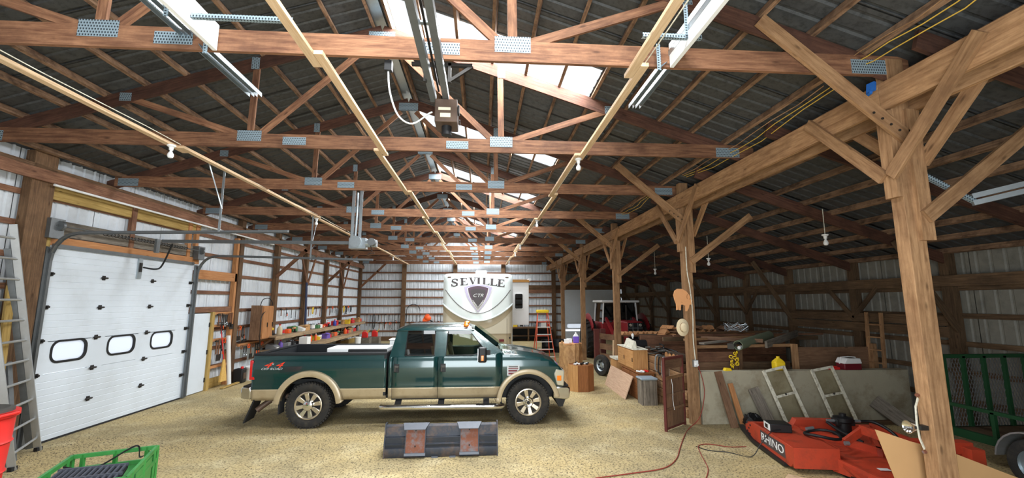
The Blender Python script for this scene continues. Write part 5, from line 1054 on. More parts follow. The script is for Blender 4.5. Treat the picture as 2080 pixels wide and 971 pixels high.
for k, (x, y, c, mm, nm) in enumerate(((4.0, 11.05, 'crumpled white papers on the lower cabinet', 'white', 'papers'), (4.12, 11.1, 'red handled pliers on the lower cabinet', 'red', 'pliers'))):
    tag(MB().box((x, y, .70), (.14, .16, .03), .4, .15).box((x+.04, y-.05, .715), (.1, .06, .03), -.7, .2).build(nm, mm, loc=(x, y, .685)), c, nm)
wb_ = thing('wood_bin', (4.0, 10.66, 0), 'grey weathered wooden bin with a blue-grey lid', 'bin')
for k in range(4):
    MB().bb(3.84+.085*k, 3.92+.085*k, 10.5, 10.52, 0, .58).build('slat', 'greywood', wb_, world=True); MB().bb(3.84+.085*k, 3.92+.085*k, 10.82, 10.84, 0, .58).build('slat', 'greywood', wb_, world=True)
    for x in (3.83, 4.17): MB().bb(x, x+.02, 10.5+.085*k, 10.58+.085*k, 0, .58).build('slat', 'greywood', wb_, world=True)
M['lidblue'] = plain('blue_grey_lid', (142, 156, 168), .5); MB().bb(3.81, 4.21, 10.47, 10.87, .58, .63).build('lid', 'lidblue', wb_, world=True, bevel=.015)
# timber crib wall
tw = thing('timber_wall', (4.5, 11, 0), 'low wall of stacked squared timbers beside the old door', 'wall'); rq = random.Random(9)
for c in range(6):
    y = 9.35+(.25 if c % 2 else 0)
    while y < 13.2:
        L_ = rq.uniform(1.1, 1.7); L_ = min(L_, 13.3-y); dx = rq.uniform(-.02, .02)
        MB().bb(4.36+dx, 4.58+dx, y, y+L_-.015, c*.18, c*.18+.172).build('timber', 'tan' if rq.random() < .6 else 'post', tw, world=True, bevel=.012); y += L_
TOPZ = 6*.18
ht = thing('hose_heap', (4.4, 11.2, TOPZ), 'tangle of black hoses heaped on the timber wall', 'hoses')
for k in range(7):
    a = rq.uniform(0, 6); cx, cy = 4.47+rq.uniform(-.04, .04), 10.0+.22*k; P = [(cx+.16*math.cos(a+t*.6), cy+.22*math.sin(a+t*.6), TOPZ+.04+.022*t*(1 if k % 2 else .7)) for t in range(12)]; MB().tube(P, .018, 6, sm=3).build('hose', 'black' if k % 3 else 'dash', ht, world=True)
for k in range(5): y = 10.0+.2*k; MB().tube([(4.46, y, TOPZ+.06), (4.33, y+.02, TOPZ+.02), (4.30, y+.03, .8), (4.31, y-.03, .45+.08*k), (4.29, y-.08, .75)], .015, 6, sm=6).build('hanging_hose', 'black' if k % 2 else 'galv', ht, world=True)
for k in range(4):
    y = 9.7+.2*k; e = thing('timber_round', (4.48, y, TOPZ), '%s short log round on the timber wall behind the old door' % ORD[k], 'log', 'log rounds on the timber wall'); MB().cyl((4.38, y, TOPZ+.1), (4.62, y, TOPZ+.1), .095, 12).build('bark', 'bark', e, world=True); MB().cyl((4.372, y, TOPZ+.1), (4.38, y, TOPZ+.1), .085, 12).build('end_grain', 'splitwood', e, world=True)
pm = thing('water_pump', (4.45, 12.3, TOPZ), 'black belt-driven pump on top of the timber wall', 'pump'); MB().cyl((4.3, 12.2, TOPZ+.16), (4.6, 12.2, TOPZ+.16), .14, 18).build('pump_motor', 'black', pm, world=True); MB().bb(4.34, 4.58, 12.05, 12.5, TOPZ, TOPZ+.05).build('base_plate', 'darkmetal', pm, world=True); MB().lathe([(.02, 0), (.11, 0), (.11, .03), (.02, .03)], (4.27, 12.2, TOPZ+.16), 20, 'x').build('pulley', 'darkmetal', pm, world=True)
# old door
od = thing('old_plank_door', (3.8, 8.68, 0), 'old brown plank door with red edges leaning by the pig post', 'door')
dA, dB = V(3.5, 8.45, 0), V(4.1, 8.91, 0); dx_ = (dB-dA).normalized(); nn_ = V(dx_.y, -dx_.x, 0); UPD = (V(.02, .03, 1)).normalized()
def dp(u, w, d=0): return dA+dx_*u+UPD*w+nn_*d
Lw = (dB-dA).length
def dslab(n, u0, u1, w0, w1, d0, d1, mt): return MB().hexa([dp(u0, w0, d0), dp(u1, w0, d0), dp(u1, w0, d1), dp(u0, w0, d1), dp(u0, w1, d0), dp(u1, w1, d0), dp(u1, w1, d1), dp(u0, w1, d1)]).build(n, mt, od, world=True)
for u in (.0, Lw-.035): dslab('stile', u, u+.035, 0, 1.36, -.02, .03, 'oldred')
for a, b in ((.03, .06), (.94, 1.0), (1.31, 1.36)): dslab('rail', .035, Lw-.035, a, b, -.015, .03, 'tan' if a > .05 and a < 1.3 else 'oldred')
for k in range(3): u = .04+k*(Lw-.08)/3; dslab('plank', u, u+(Lw-.08)/3-.008, .06, .94, -.012, .012, 'brownboard')
dslab('plank', .04, Lw-.04, 1.13, 1.31, -.012, .012, 'brownboard'); dslab('plank', .04, .2, 1.0, 1.13, -.012, .012, 'brownboard')
for w in (.62, .36): dslab('batten', .04, Lw-.04, w, w+.05, .012, .03, 'brownboard')
MB().tube([dp(.25, .98, .02), dp(.28, .8, .03), dp(.27, .55, .03), dp(.31, .35, .03)], .006, 5).build('pull_cord', 'white', od, world=True)
# concrete stall wall and what leans on it
cw = MB().bb(4.45, 8.98, 8.85, 9.05, 0, 1.03).build('wall_concrete', 'concrete', loc=(6.7, 8.95, 0), bevel=.01); cw['kind'] = 'structure'
def lean(name, x0, x1, w, h, mt, label, yb=8.55, d=.03, cat='board', top=None):
    """board from floor at x0 leaning against the wall at top x1"""
    ht_ = h; yt = 8.83; tag(MB().bar((x0, yb, .0), (x1, yt-.02, ht_), w, d, (0, 1, 0)).build(name, mt, loc=(x0, yb, 0)), label, cat)
lean('leaning_plank', 4.96, 4.80, .15, 1.04, 'brownboard', 'long reddish plank leaning on the concrete wall beside the post', 8.6)
lean('leaning_plank', 5.12, 5.04, .1, .80, 'orangewood', 'short bright orange-brown plank leaning on the concrete wall', 8.55)
lean('leaning_plank', 5.72, 5.52, .22, .70, 'greywood', 'short grey weathered board leaning left of the first window sash', 8.6)
lean('leaning_plank', 8.45, 8.1, .28, .42, 'greywood', 'grey splintered board lying against the concrete wall behind the post', 8.4)
tag(MB().bar((6.9, 8.6, .04), (8.6, 8.65, .04), .1, .07).build('floor_timber', 'post', loc=(7.7, 8.6, 0)), 'timber lying on the floor along the concrete wall', 'timber')
def sash(xb, xt, label, w=.46, h=1.1, yb=8.5):
    t = thing('window_sash', (xb, yb, 0), label, 'window sash', 'old window sashes'); B_ = V(xb, yb, .01); U = (V(xt, 8.82, 1.08)-B_); U.normalize(); X = V(1, 0, 0); X = (X-U*X.dot(U)).normalized(); Nn = U.cross(X)
    def bar_(n, a, b, ww): 
        pa, pb = B_+X*a[0]+U*a[1], B_+X*b[0]+U*b[1]; return MB().bar(pa, pb, ww, .035, Nn).build(n, 'winwhite', t, world=True)
    bar_('stile', (0, 0), (0, h), .055); bar_('stile', (w, 0), (w, h), .055); bar_('rail', (0, .03), (w, .03), .06); bar_('rail', (0, h-.02), (w, h-.02), .05); bar_('meeting_rail', (0, h*.52), (w, h*.52), .045)
    for a, b in ((.06, h*.5), (h*.54, h-.05)): MB().hexa([B_+X*p+U*q+Nn*d for d in (-.002, .002) for p, q in ((.02, a), (w-.02, a), (w-.02, b), (.02, b))]).build('pane', 'oldglass', t, world=True)
    o_ = B_+X*(w/2)+U*(h*.53)-Nn*.03; MB().ball(o_, .02, 8, 6).build('latch', 'darkmetal', t, world=True)
sash(5.99, 5.76, 'white wooden window sash leaning on the concrete wall under the yellow jug'); sash(6.98, 6.80, 'white wooden window sash leaning on the concrete wall left of the red cooler')
bg_ = MB().ball((5.3, 8.55, .12), (.2, .14, .14), 14, 9); rz_ = random.Random(4); bg_.v = [(p[0]+rz_.uniform(-.03, .03), p[1]+rz_.uniform(-.02, .02), max(0, p[2]+rz_.uniform(-.03, .04))) for p in bg_.v]
tag(bg_.build('plastic_bag', 'black', loc=(5.3, 8.55, 0), smooth=20), 'crumpled black plastic bag on the floor before the concrete wall', 'bag')
jug(6.2, 8.95, 1.03, .22, .28, 'yellow', 'yellow plastic jug on the concrete wall', 'yellow')
ck = thing('cooler', (7.75, 8.95, 1.03), 'small red and white picnic cooler on the concrete wall', 'cooler'); MB().bb(-.19, .19, -.12, .12, 0, .13).build('cooler_body', 'darkred', ck, bevel=.015); MB().prism([(-.2, .13), (.2, .13), (.17, .24), (-.13, .24)], 'y', -.13, .13).build('lid', 'white', ck, bevel=.015); MB().tube([(-.2, 0, .12), (-.16, 0, .25), (0, 0, .262), (.16, 0, .25), (.2, 0, .12)], .012, 6).build('handle', 'white', ck); MB().bb(-.05, .06, -.11, .11, .24, .25).build('lid_button', 'dash', ck)
tag(MB().bb(7.3, 7.52, 8.9, 9.02, 1.03, 1.08).bb(7.34, 7.48, 8.92, 9.0, 1.08, 1.1).build('red_tray', 'red', loc=(7.4, 8.95, 1.03), bevel=.01), 'flat red tray beside the cooler', 'tray')
tag(MB().prism([(5.0, 1.03), (5.16, 1.03), (5.14, 1.08), (5.03, 1.09)], 'y', 8.9, 8.99).build('yellow_tool', 'yellow', loc=(5.08, 8.95, 1.03), bevel=.006), 'small yellow tool lying on the concrete wall', 'tool')
ch = thing('yellow_chain', (5.42, 9.28, 1.05), 'bundle of yellow plastic chain hung from a plank', 'chain')
for k in range(15): a = rq.uniform(0, 3); c = (5.42+rq.uniform(-.09, .09), 9.24+rq.uniform(-.03, .03), 1.36-.022*k); MB().tube([(c[0]+.04*math.cos(t)*math.cos(a), c[1]+.04*math.cos(t)*math.sin(a), c[2]+.03*math.sin(t)) for t in [q*.785 for q in range(8)]], .008, 5, closed=True).build('link', 'yellow', ch, world=True)
# lumber bin behind the concrete wall
lb = thing('lumber_bin', (6.6, 10.3, 0), 'rough plank bin holding lumber behind the concrete wall', 'bin')
for k in range(5): MB().bb(4.62, 5.75, 9.55, 9.6, .25+.22*k, .46+.22*k).build('plank', 'brownboard' if k % 2 else 'girt', lb, world=True)
for x in (4.66, 5.72, 7.02, 8.9): MB().bb(x-.05, x+.05, 9.5, 9.6, 0, 1.5).build('bin_post', 'tan' if x > 6 else 'post', lb, world=True)
MB().bb(7.08, 8.9, 9.62, 9.66, .75, 1.42).build('plank', 'brownboard', lb, world=True); MB().bb(5.8, 7.0, 9.7, 9.74, .5, 1.1).build('plank', 'darkpost', lb, world=True)
for k in range(4): MB().bb(4.6, 9.0, 12.6, 12.65, .3+.3*k, .58+.3*k).build('plank', 'girt', lb, world=True)
MB().bar((4.6, 9.62, 1.44), (7.05, 9.64, 1.47), .06, .06).build('top_rail', 'tan', lb, world=True); MB().bar((4.6, 11, 1.5), (8.9, 11.2, 1.5), .06, .1).build('top_rail', 'darkpost', lb, world=True)
lumber = [((5.0, 9.8, 1.5), (8.6, 11.5, 1.6), .14, .04, 'greywood'), ((4.8, 10.2, 1.55), (7.6, 10.9, 1.58), .1, .05, 'tan'), ((6.3, 9.45, 1.5), (7.9, 10.6, 1.66), .05, .15, 'greywood'), ((5.3, 10.4, 1.58), (6.4, 9.7, 1.56), .05, .08, 'brownboard'), ((4.7, 10.6, 1.62), (8.8, 10.9, 1.62), .09, .04, 'girt'), ((5.6, 11.6, 1.6), (8.4, 11.9, 1.62), .14, .05, 'post')]
lnm = ['long grey board', 'tan board', 'grey board on edge beside the green pipe', 'short brown stick', 'thin brown board', 'thick brown plank at the back']
for (a, b, w, h, mt), nm in zip(lumber, lnm): tag(MB().bar(a, b, w, h).build('loose_board', mt, loc=a), nm + ' lying on top of the lumber bin', 'board', 'loose lumber')
gp = thing('drain_pipe', (6.2, 9.8, 1.5), 'open-ended green-grey drain pipe lying on the lumber bin', 'pipe'); a, b = V(5.62, 9.4, 1.49), V(7.2, 10.6, 1.62); MB().lathe([(.105, 0), (.105, 1.9), (.092, 1.9), (.092, 0), (.105, 0)], n=24, cap=False).xf(Matrix.Translation(a) @ (b-a).to_track_quat('Z', 'Y').to_matrix().to_4x4()).build('pipe_wall', 'pipegreen', gp, world=True); MB().bar(a+V(-.1, .12, -.03), b+V(-.1, .12, -.03), .14, .12).build('gutter', 'dash', gp, world=True); MB().cyl(a+V(.03, .02, -.05), a+V(.3, .22, -.02), .035, 10).build('inner_pipe', 'white', gp, world=True)
wr_ = thing('wire_bundle', (6.5, 10.9, 1.66), 'tangled grey wire bundle on the lumber', 'wire')
for k in range(6): MB().tube([(6.5+rq.uniform(-.02, .02)+.22*math.cos(t*.9+k), 10.9+.2*math.sin(t*.9+k*.5), 1.8+.11*math.sin(t*1.7+k)) for t in range(9)], .006, 4, closed=True).build('wire_loop', 'galv', wr_, world=True)
# firewood pile: every split log its own thing
rows = 0; cnt = 0
plat = tag(MB().bb(5.3, 8.95, 13.2, 14.6, 0, 1.36).build('firewood_stack_base', 'bark', loc=(7, 13.9, 0)), 'dark bark-covered base of the firewood stack in the lean-to', 'firewood')
for r in range(3):
    n = 15-2*r
    for k in range(n):
        x = 5.55+.22*k+r*.14+rq.uniform(-.05, .05); y = 13.35+rq.uniform(-.1, .15); z = 1.4+r*.12; a = rq.uniform(-.5, .5)
        if r == 0 and cnt == 0: pass
        tri = [(-.09, -.04), (.09, -.04), (.03, .075)]; m = MB().prism(tri, 'y', -.22, .22); m.xf(Matrix.Translation((x, y, z)) @ Matrix.Rotation(a, 4, 'Z') @ Matrix.Rotation(rq.uniform(-.4, .4), 4, 'Y'))
        tag(m.build('firewood_log', 'splitwood' if rq.random() < .65 else 'brownboard', loc=(x, y, z)), 'split firewood log in the %s layer of the pile, %s from the tractor side' % (('bottom', 'middle', 'top')[r], ORD[k]), 'log', 'split firewood'); cnt += 1
for k in range(12):
    x = 4.88+.165*k; m = MB().prism([(-.08, -.04), (.08, -.04), (.02, .07)], 'y', -.2, .2); y, z = 15.2, 1.34; m.xf(Matrix.Translation((x, y, z)) @ Matrix.Rotation(rq.uniform(-.3, .3), 4, 'Z')); tag(m.build('firewood_log', 'splitwood', loc=(x, y, z)), 'split log in the low row before the tractor, %s from the fence' % ORD[k], 'log', 'split firewood row')
fr = thing('firewood_rack', (5.7, 15.2, 0), 'plank rack carrying a low row of split logs before the tractor', 'rack'); MB().bb(4.75, 6.95, 14.95, 15.45, 1.25, 1.3).build('rack_board', 'girt', fr, world=True)
for x in (4.85, 6.7): MB().bb(x-.05, x+.05, 15.0, 15.4, 0, 1.25).build('leg', 'post', fr, world=True)
# ---------------------------------------------------------------- tractor
tc = thing('tractor', (6.0, 18.5, 0), 'red farm tractor with a white-topped cab parked behind the fence', 'tractor')
def tb(n, mt, m, **k): return m.build(n, mt, tc, world=True, **k)
tb('hood', 'tractorred', MB().bb(5.68, 6.34, 17.0, 18.9, .95, 1.66), bevel=.05)
gr_ = tb('grille', 'black', MB().bb(5.73, 6.29, 16.93, 17.0, .98, 1.62))
for z in (1.12, 1.27, 1.42): MB().bb(5.73, 6.29, 16.915, 16.93, z-.012, z+.012).build('grille_bar', 'galv', gr_).location = -tc.location
for x in (5.9, 6.1): MB().bb(x-.012, x+.012, 16.915, 16.93, 1.0, 1.6).build('grille_bar', 'galv', gr_).location = -tc.location
for x in (5.82, 6.2): MB().lathe([(.0, -.02), (.05, -.02), (.06, .0)], (x, 16.915, 1.53), 14, 'y').build('headlamp', 'headlens', gr_).location = -tc.location
tb('front_frame', 'tractorred', MB().bb(5.75, 6.27, 16.8, 18.8, .6, .95)); tb('cab_base', 'tractorred', MB().bb(5.2, 6.85, 18.9, 20.3, .9, 1.55), bevel=.04)
tb('cab_roof', 'white', MB().bb(5.2, 6.9, 18.8, 20.4, 2.4, 2.5), bevel=.04)
for x in (5.25, 6.8):
    for y in (18.9, 20.25): tb('cab_pillar', 'white', MB().bar((x, y, 1.5), (x+(.06 if x < 6 else -.06), y, 2.42), .045, .045))
for q, nm in (([(5.3, 18.92, 1.55), (6.76, 18.92, 1.55), (6.7, 18.94, 2.38), (5.36, 18.94, 2.38)], 'front_glass'), ([(5.26, 18.95, 1.55), (5.26, 20.2, 1.55), (5.31, 20.2, 2.38), (5.31, 18.95, 2.38)], 'side_glass'), ([(6.8, 18.95, 1.55), (6.8, 20.2, 1.55), (6.75, 20.2, 2.38), (6.75, 18.95, 2.38)], 'side_glass')): tb(nm, 'tint', MB().poly(q))
for x in (4.78, 7.25):
    w = bpy.data.objects.new('rear_wheel', None); COL.objects.link(w); w.parent = tc; w.location = V(x, 19.6, .82)-tc.location
    m = MB().lathe([(.42, -.2), (.6, -.23), (.76, -.22), (.80, -.12), (.80, .12), (.76, .22), (.6, .23), (.42, .2)], (0, 0, 0), 40, 'x', cap=False)
    for k in range(22): t = 2*math.pi*k/22; q = Matrix.Rotation(t, 3, 'X'); m.hexa([q @ Vector(p) for p in ((-.2, -.04, .78), (.0, .04, .78), (0, .1, .78), (-.2, .02, .78), (-.2, -.04, .84), (0, .04, .84), (0, .1, .84), (-.2, .02, .84))]).hexa([q @ Vector(p) for p in ((.0, .14, .78), (.2, .06, .78), (.2, .12, .78), (0, .2, .78), (.0, .14, .84), (.2, .06, .84), (.2, .12, .84), (0, .2, .84))])
    m.build('tire', 'tire', w); MB().lathe([(.42, -.1), (.35, -.06), (.15, 0), (0, 0)], (0, 0, 0), 28, 'x', cap=False).build('rim', 'galv', w); fe = tb('fender', 'tractorred', MB().tube([(x, 19.6-.92*math.cos(t), .82+.92*math.sin(t)) for t in [.5+.2*k for k in range(9)]], .2, 8, flat=.2))
for x in (5.45, 6.57):
    w = tb('front_wheel', 'tire', MB().lathe([(.0, -.08), (.2, -.08), (.22, -.11), (.33, -.11), (.36, -.05), (.36, .05), (.33, .11), (.22, .11), (.2, .08), (0, .08)], (x, 17.5, .36), 28, 'x'))
tb('loader_arm', 'tractorred', MB().bar((5.35, 17.2, .9), (5.4, 18.9, 1.7), .09, .16)); tb('loader_arm', 'tractorred', MB().bar((6.62, 17.2, .9), (6.6, 18.9, 1.7), .09, .16)); tb('exhaust_stack', 'darkmetal', MB().cyl((6.15, 18.4, 1.6), (6.15, 18.4, 2.3), .04, 10))
# ---------------------------------------------------------------- stepladder and bench
sl = thing('stepladder', (2.5, 18.1, 0), 'orange fibreglass stepladder with a yellow top by the camper', 'stepladder'); M['ladderorange'] = plain('orange_fibreglass', (232, 104, 76), .5, var=.05)
def srail(a, b, mt='ladderorange'): MB().bar(a, b, .03, .075, (0, 1, 0)).build('rail', mt, sl, world=True)
L0, R0, L1, R1 = V(2.12, 17.8, 0), V(3.02, 17.8, 0), V(2.32, 18.2, 2.0), V(2.72, 18.2, 2.0)
L0.x, R0.x = 2.16, 2.98
srail(L0, L1); srail(R0, R1); srail(V(2.2, 19.1, 0), V(2.34, 18.32, 2.0)); srail(V(2.94, 19.1, 0), V(2.7, 18.32, 2.0))
for k in range(6): t = .12+.145*k; a, b = L0+(L1-L0)*t, R0+(R1-R0)*t; MB().bar(a, b, .085, .03).build('step', 'white', sl, world=True)
for t in (.2, .5, .8): MB().bar(V(2.2, 19.1, 0)+(V(2.34, 18.32, 2)-V(2.2, 19.1, 0))*t, V(2.94, 19.1, 0)+(V(2.7, 18.32, 2)-V(2.94, 19.1, 0))*t, .03, .04).build('rear_brace', 'ladderorange', sl, world=True)
MB().bb(2.27, 2.77, 18.08, 18.42, 1.98, 2.1).build('top_cap', 'yellow', sl, world=True, bevel=.02)
wb2 = thing('workbench', (3.0, 27.8, 0), 'dark workbench against the back wall right of the camper', 'bench'); MB().bb(1.3, 4.4, 27.4, 28.2, .78, .86).build('bench_top', 'post', wb2, world=True); MB().bb(1.3, 4.4, 28.1, 28.2, .1, .78).build('back_panel', 'black', wb2, world=True)
for x in (1.4, 2.9, 4.3): MB().bb(x-.05, x+.05, 27.45, 27.55, 0, .78).build('leg', 'post', wb2, world=True)
MB().bb(1.3, 4.4, 27.42, 28.1, .3, .34).build('lower_shelf', 'post', wb2, world=True)
for k, (x, c, n) in enumerate(((1.6, 'black', 'tool case'), (2.1, 'yellow', 'tool case'), (2.5, 'black', 'paint can'), (3.4, 'grey', 'tool case'), (3.9, 'white', 'cardboard box'), (4.2, 'red', 'paint can'))): item(KN.index({'tool case': 'plastic tool case'}.get(n, n)), c, x, 27.8, .86, 1.2, '%s %s on the workbench, %s from the camper' % (c, n, ORD[k]), rr).__setitem__('group', 'things on the workbench')
for x, l in ((3.2, 'black drum beside the stepladder feet'), (3.75, 'second black drum, nearer the post row')): tag(MB().lathe([(.26, 0), (.28, .02), (.28, .28), (.295, .3), (.28, .32), (.28, .6), (.27, .62), (.24, .6), (0, .6)], (x, 21.5, 0), 24).build('steel_drum', 'black', loc=(x, 21.5, 0)), l, 'drum')
# ---------------------------------------------------------------- on the second post
pg = thing('pig_cutout', (4.15, 8.82, 2.47), 'salmon painted pig-shaped board nailed to a post', 'sign')
pp = [(3.97, 2.58), (4.0, 2.67), (4.06, 2.71), (4.16, 2.71), (4.25, 2.66), (4.31, 2.58), (4.33, 2.5), (4.37, 2.47), (4.34, 2.44), (4.37, 2.39), (4.30, 2.38), (4.28, 2.31), (4.245, 2.25), (4.215, 2.25), (4.215, 2.36), (4.16, 2.385), (4.12, 2.38), (4.11, 2.27), (4.075, 2.27), (4.06, 2.38), (4.055, 2.28), (4.02, 2.27), (4.02, 2.4), (3.99, 2.48)]
MB().prism(pp, 'y', 8.835, 8.86).build('board', 'pig', pg, world=True); MB().tube([(4.27, 8.832, 2.60), (4.25, 8.832, 2.55), (4.26, 8.832, 2.5)], .004, 5, sm=4).ball((4.31, 8.832, 2.5), .008, 6, 4).tube([(4.12, 8.832, 2.44), (4.15, 8.832, 2.43)], .003, 4).build('painted_marks', 'cabbrown', pg, world=True)
hh = thing('straw_hat', (4.13, 8.8, 1.92), 'pale straw hat hanging on the post below the pig', 'hat'); MB().lathe([(.0, -.10), (.06, -.10), (.085, -.08), (.09, -.01), (.15, .0), (.17, .012), (.15, .018), (.08, .0)], (4.13, 8.83, 1.92), 28, 'y').build('crown_and_brim', 'hat', hh, world=True); hh.scale = (.78, 1, 1.05); MB().lathe([(.091, -.03), (.0925, -.012)], (4.13, 8.83, 1.92), 28, 'y', cap=False).build('hat_band', 'cabbrown', hh, world=True)
el = thing('outlet_box', (4.35, 8.84, 1.2), 'white electric outlet box with plugs on the pig post', 'outlet'); MB().bb(4.3, 4.4, 8.8, 8.865, 1.13, 1.27).build('box', 'galv', el, world=True); MB().bb(4.31, 4.39, 8.792, 8.8, 1.14, 1.26).build('face_plate', 'white', el, world=True); MB().cyl((4.35, 8.74, 1.18), (4.35, 8.795, 1.18), .025).build('plug', 'white', el, world=True)
tag(MB().tube([(4.3, 8.86, 3.6), (4.29, 8.84, 3.1), (4.33, 8.84, 2.75), (4.36, 8.84, 2.2), (4.34, 8.84, 1.7), (4.36, 8.84, 1.27)], .011, 6, sm=6).build('power_cable', 'winwhite', loc=(4.3, 8.86, 3.6)), 'pale cable running down the pig post to its outlet', 'cable')
tag(MB().tube([(4.37, 8.75, 1.16), (4.45, 8.72, .7), (4.32, 8.7, .2), (4.0, 8.55, .012), (3.7, 8.1, .012), (3.4, 7.6, .012), (3.05, 7.0, .012), (2.7, 6.65, .012), (2.2, 6.5, .012), (1.6, 6.36, .012)], .008, 6, sm=6).build('power_lead', 'cordred', loc=(3.4, 7.6, 0)), 'red extension cord running from the post across the gravel', 'cord')
tag(MB().tube([(3.1, 6.2, .01), (3.35, 6.6, .01), (3.55, 7.2, .01), (3.72, 7.6, .01), (3.95, 7.66, .01), (4.2, 7.5, .01), (4.5, 7.5, .01)], .007, 6, sm=6).build('power_lead', 'cordred', loc=(3.8, 7.5, 0)), 'thinner red cord lying in front of the orange mower', 'cord')
# ---------------------------------------------------------------- rotary mower
mw = thing('rotary_mower', (4.5, 6.35, 0), 'orange-red flat rotary mower deck with a hydraulic motor lying on gravel', 'mower', rz=math.radians(-10))
def mp(n, mt, m, par=None, **k): return m.build(n, mt, par or mw, **k)
ss = mp('side_skirt', 'mower', MB().prism([(0, .14), (.0, .36), (1.35, .36), (1.62, .26), (1.62, .1), (1.4, .06), (.1, .06)], 'x', 0, .04), bevel=.006)
mp('deck_step', 'mower', MB().bb(.04, .62, .0, 1.0, .33, .36)); mp('front_wall', 'mower', MB().bb(.0, .62, -.03, .01, .08, .36)); mp('inner_wall', 'mower', MB().bb(.6, .64, 0, 1.2, .2, .36))
mp('deck', 'mower', MB().bb(.04, 2.1, .0, 1.62, .17, .21), bevel=.008); mp('rear_lip', 'mower', MB().bb(.04, 2.1, 1.55, 1.62, .1, .3)); mp('far_skirt', 'mower', MB().bb(2.07, 2.11, 0, 1.6, .06, .34))
mp('deck_rib', 'mower', MB().bar((.7, 1.55, .26), (1.4, .2, .26), .06, .1)); mp('deck_rib', 'mower', MB().bar((2.0, 1.55, .26), (1.3, .2, .26), .06, .1)); mp('rear_ridge', 'mower', MB().prism([(.62, .2), (.75, .42), (1.5, .42), (1.7, .2)], 'y', 1.35, 1.5))
mp('front_apron', 'mower', MB().hexa([(.65, -.5, .06), (1.7, -.5, .06), (1.9, .02, .17), (.6, .02, .17), (.65, -.5, .10), (1.7, -.5, .1), (1.9, .02, .21), (.6, .02, .21)])); mp('apron_skirt', 'mower', MB().hexa([(.55, .05, .04), (.58, .05, .04), (.95, -.75, .04), (.9, -.75, .04), (.55, .05, .24), (.58, .05, .24), (.95, -.75, .14), (.9, -.75, .14)]))
sk = mp('skid_shoe', 'black', MB().prism([(1.3, .03), (1.75, .12), (1.8, .2), (1.74, .2), (1.3, .09), (.2, .07), (.2, .03)], 'x', -.04, .03)); mp('skid_shoe', 'black', MB().bb(.65, 1.9, -.35, .9, 0, .06))
mp('lug', 'black', MB().cyl((.3, .3, 0), (.3, .3, .17), .06, 10)); mp('blade_carrier', 'darkmetal', MB().lathe([(0, .02), (.4, .02), (.4, .06), (0, .06)], (1.2, .8, 0), 24))
for k in range(6): mp('bolt', 'darkmetal', MB().cyl((-.012, 1.55-.03*k, .14+.03*k*(k % 2)), (.0, 1.55-.03*k, .14+.03*k*(k % 2)), .015, 6))
text('rhino_lettering', 'RHINO', .17, 'white', ss, frame((-.004, .62, .225), (0, -1, 0), (-1, 0, 0)), width=.72); mp('lettering_ground', 'greyprint', MB().bb(-.002, .0, .22, 1.02, .13, .32), ss)
hm = mp('hydraulic_motor', 'black', MB().lathe([(.16, .2), (.16, .3), (.11, .32), (.11, .48), (.14, .5), (.14, .56), (.05, .58), (.05, .62), (0, .62)], (1.3, 1.0, 0), 20)); mp('motor_block', 'black', MB().bb(1.16, 1.44, .92, 1.08, .44, .54), hm, bevel=.01); mp('motor_fitting', 'galv', MB().cyl((1.05, 1.0, .5), (1.17, 1.0, .5), .025).cyl((1.43, 1.0, .5), (1.56, 1.0, .5), .025), hm)
mp('hydraulic_hose', 'black', MB().tube([(1.56, 1.0, .5), (1.75, .95, .5), (1.85, .7, .4), (1.8, .45, .25)], .024, 8, sm=6)); mp('hydraulic_hose', 'black', MB().tube([(1.05, 1.0, .48), (1.12, .8, .4), (1.3, .55, .3)], .024, 8, sm=6))
mp('hydraulic_hose', 'black', MB().tube([(.72+.24*math.cos(t), .55+.22*math.sin(t), .4+.02*math.sin(t*2)) for t in [k*.42 for k in range(15)]], .022, 8, closed=True))
mp('hose_fitting', 'galv', MB().tube([(.6, .76, .42), (.72, .79, .43)], .027, 8))
tw_ = mp('hitch_tower', 'mower', MB().bb(1.02, 1.42, -.75, -.5, .03, .62), bevel=.01); mp('tower_cap', 'mower', MB().bb(1.0, 1.9, -.6, -.45, .52, .66)); mp('tower_post', 'mower', MB().bb(1.75, 1.9, -.75, -.5, .03, .62)); mp('pin', 'galv', MB().cyl((1.15, -.76, .5), (1.15, -.74, .5), .02).cyl((1.3, -.76, .5), (1.3, -.74, .5), .02), tw_)
mp('hitch_arm', 'mower', MB().bar((.78, .1, .42), (1.08, .15, .60), .05, .1)); mp('hitch_arm', 'mower', MB().bar((1.04, .15, .60), (1.18, -.5, .58), .05, .12)); mp('hitch_pin', 'galv', MB().cyl((.75, .06, .42), (.81, .06, .42), .03).cyl((1.04, .08, .6), (1.1, .08, .6), .03))
mp('warning_sticker', 'white', MB().bb(1.0, 1.14, -.24, -.12, .168, .172)); mp('warning_sticker', 'white', MB().bb(1.75, 1.9, .3, .42, .212, .216))
bx2 = thing('battery_charger', (4.84, 7.15, .36), 'black battery charger box with a white panel on the mower deck', 'charger', rz=math.radians(-14)); MB().bb(-.15, .17, -.14, .14, 0, .13).build('case', 'black', bx2, bevel=.012); p_ = MB().bb(-.158, -.15, -.12, .12, .02, .12).build('front_panel', 'white', bx2); MB().bb(-.161, -.158, -.05, .06, .04, .10).build('dial', 'black', p_); MB().tube([(.0, -.14, .05), (-.17, -.2, .02), (-.36, -.27, -.15), (-.52, -.28, -.345), (-.8, -.1, -.35), (-1.1, -.05, -.35), (-1.25, .12, -.35)], .007, 5, sm=5).build('lead', 'black', bx2)
tag(MB().bar((4.28, 6.2, .02), (4.5, 5.95, .02), .16, .035).build('wood_scrap', 'newwood', loc=(4.4, 6.1, 0)), 'flat pale wood scrap beside the mower', 'wood scrap')
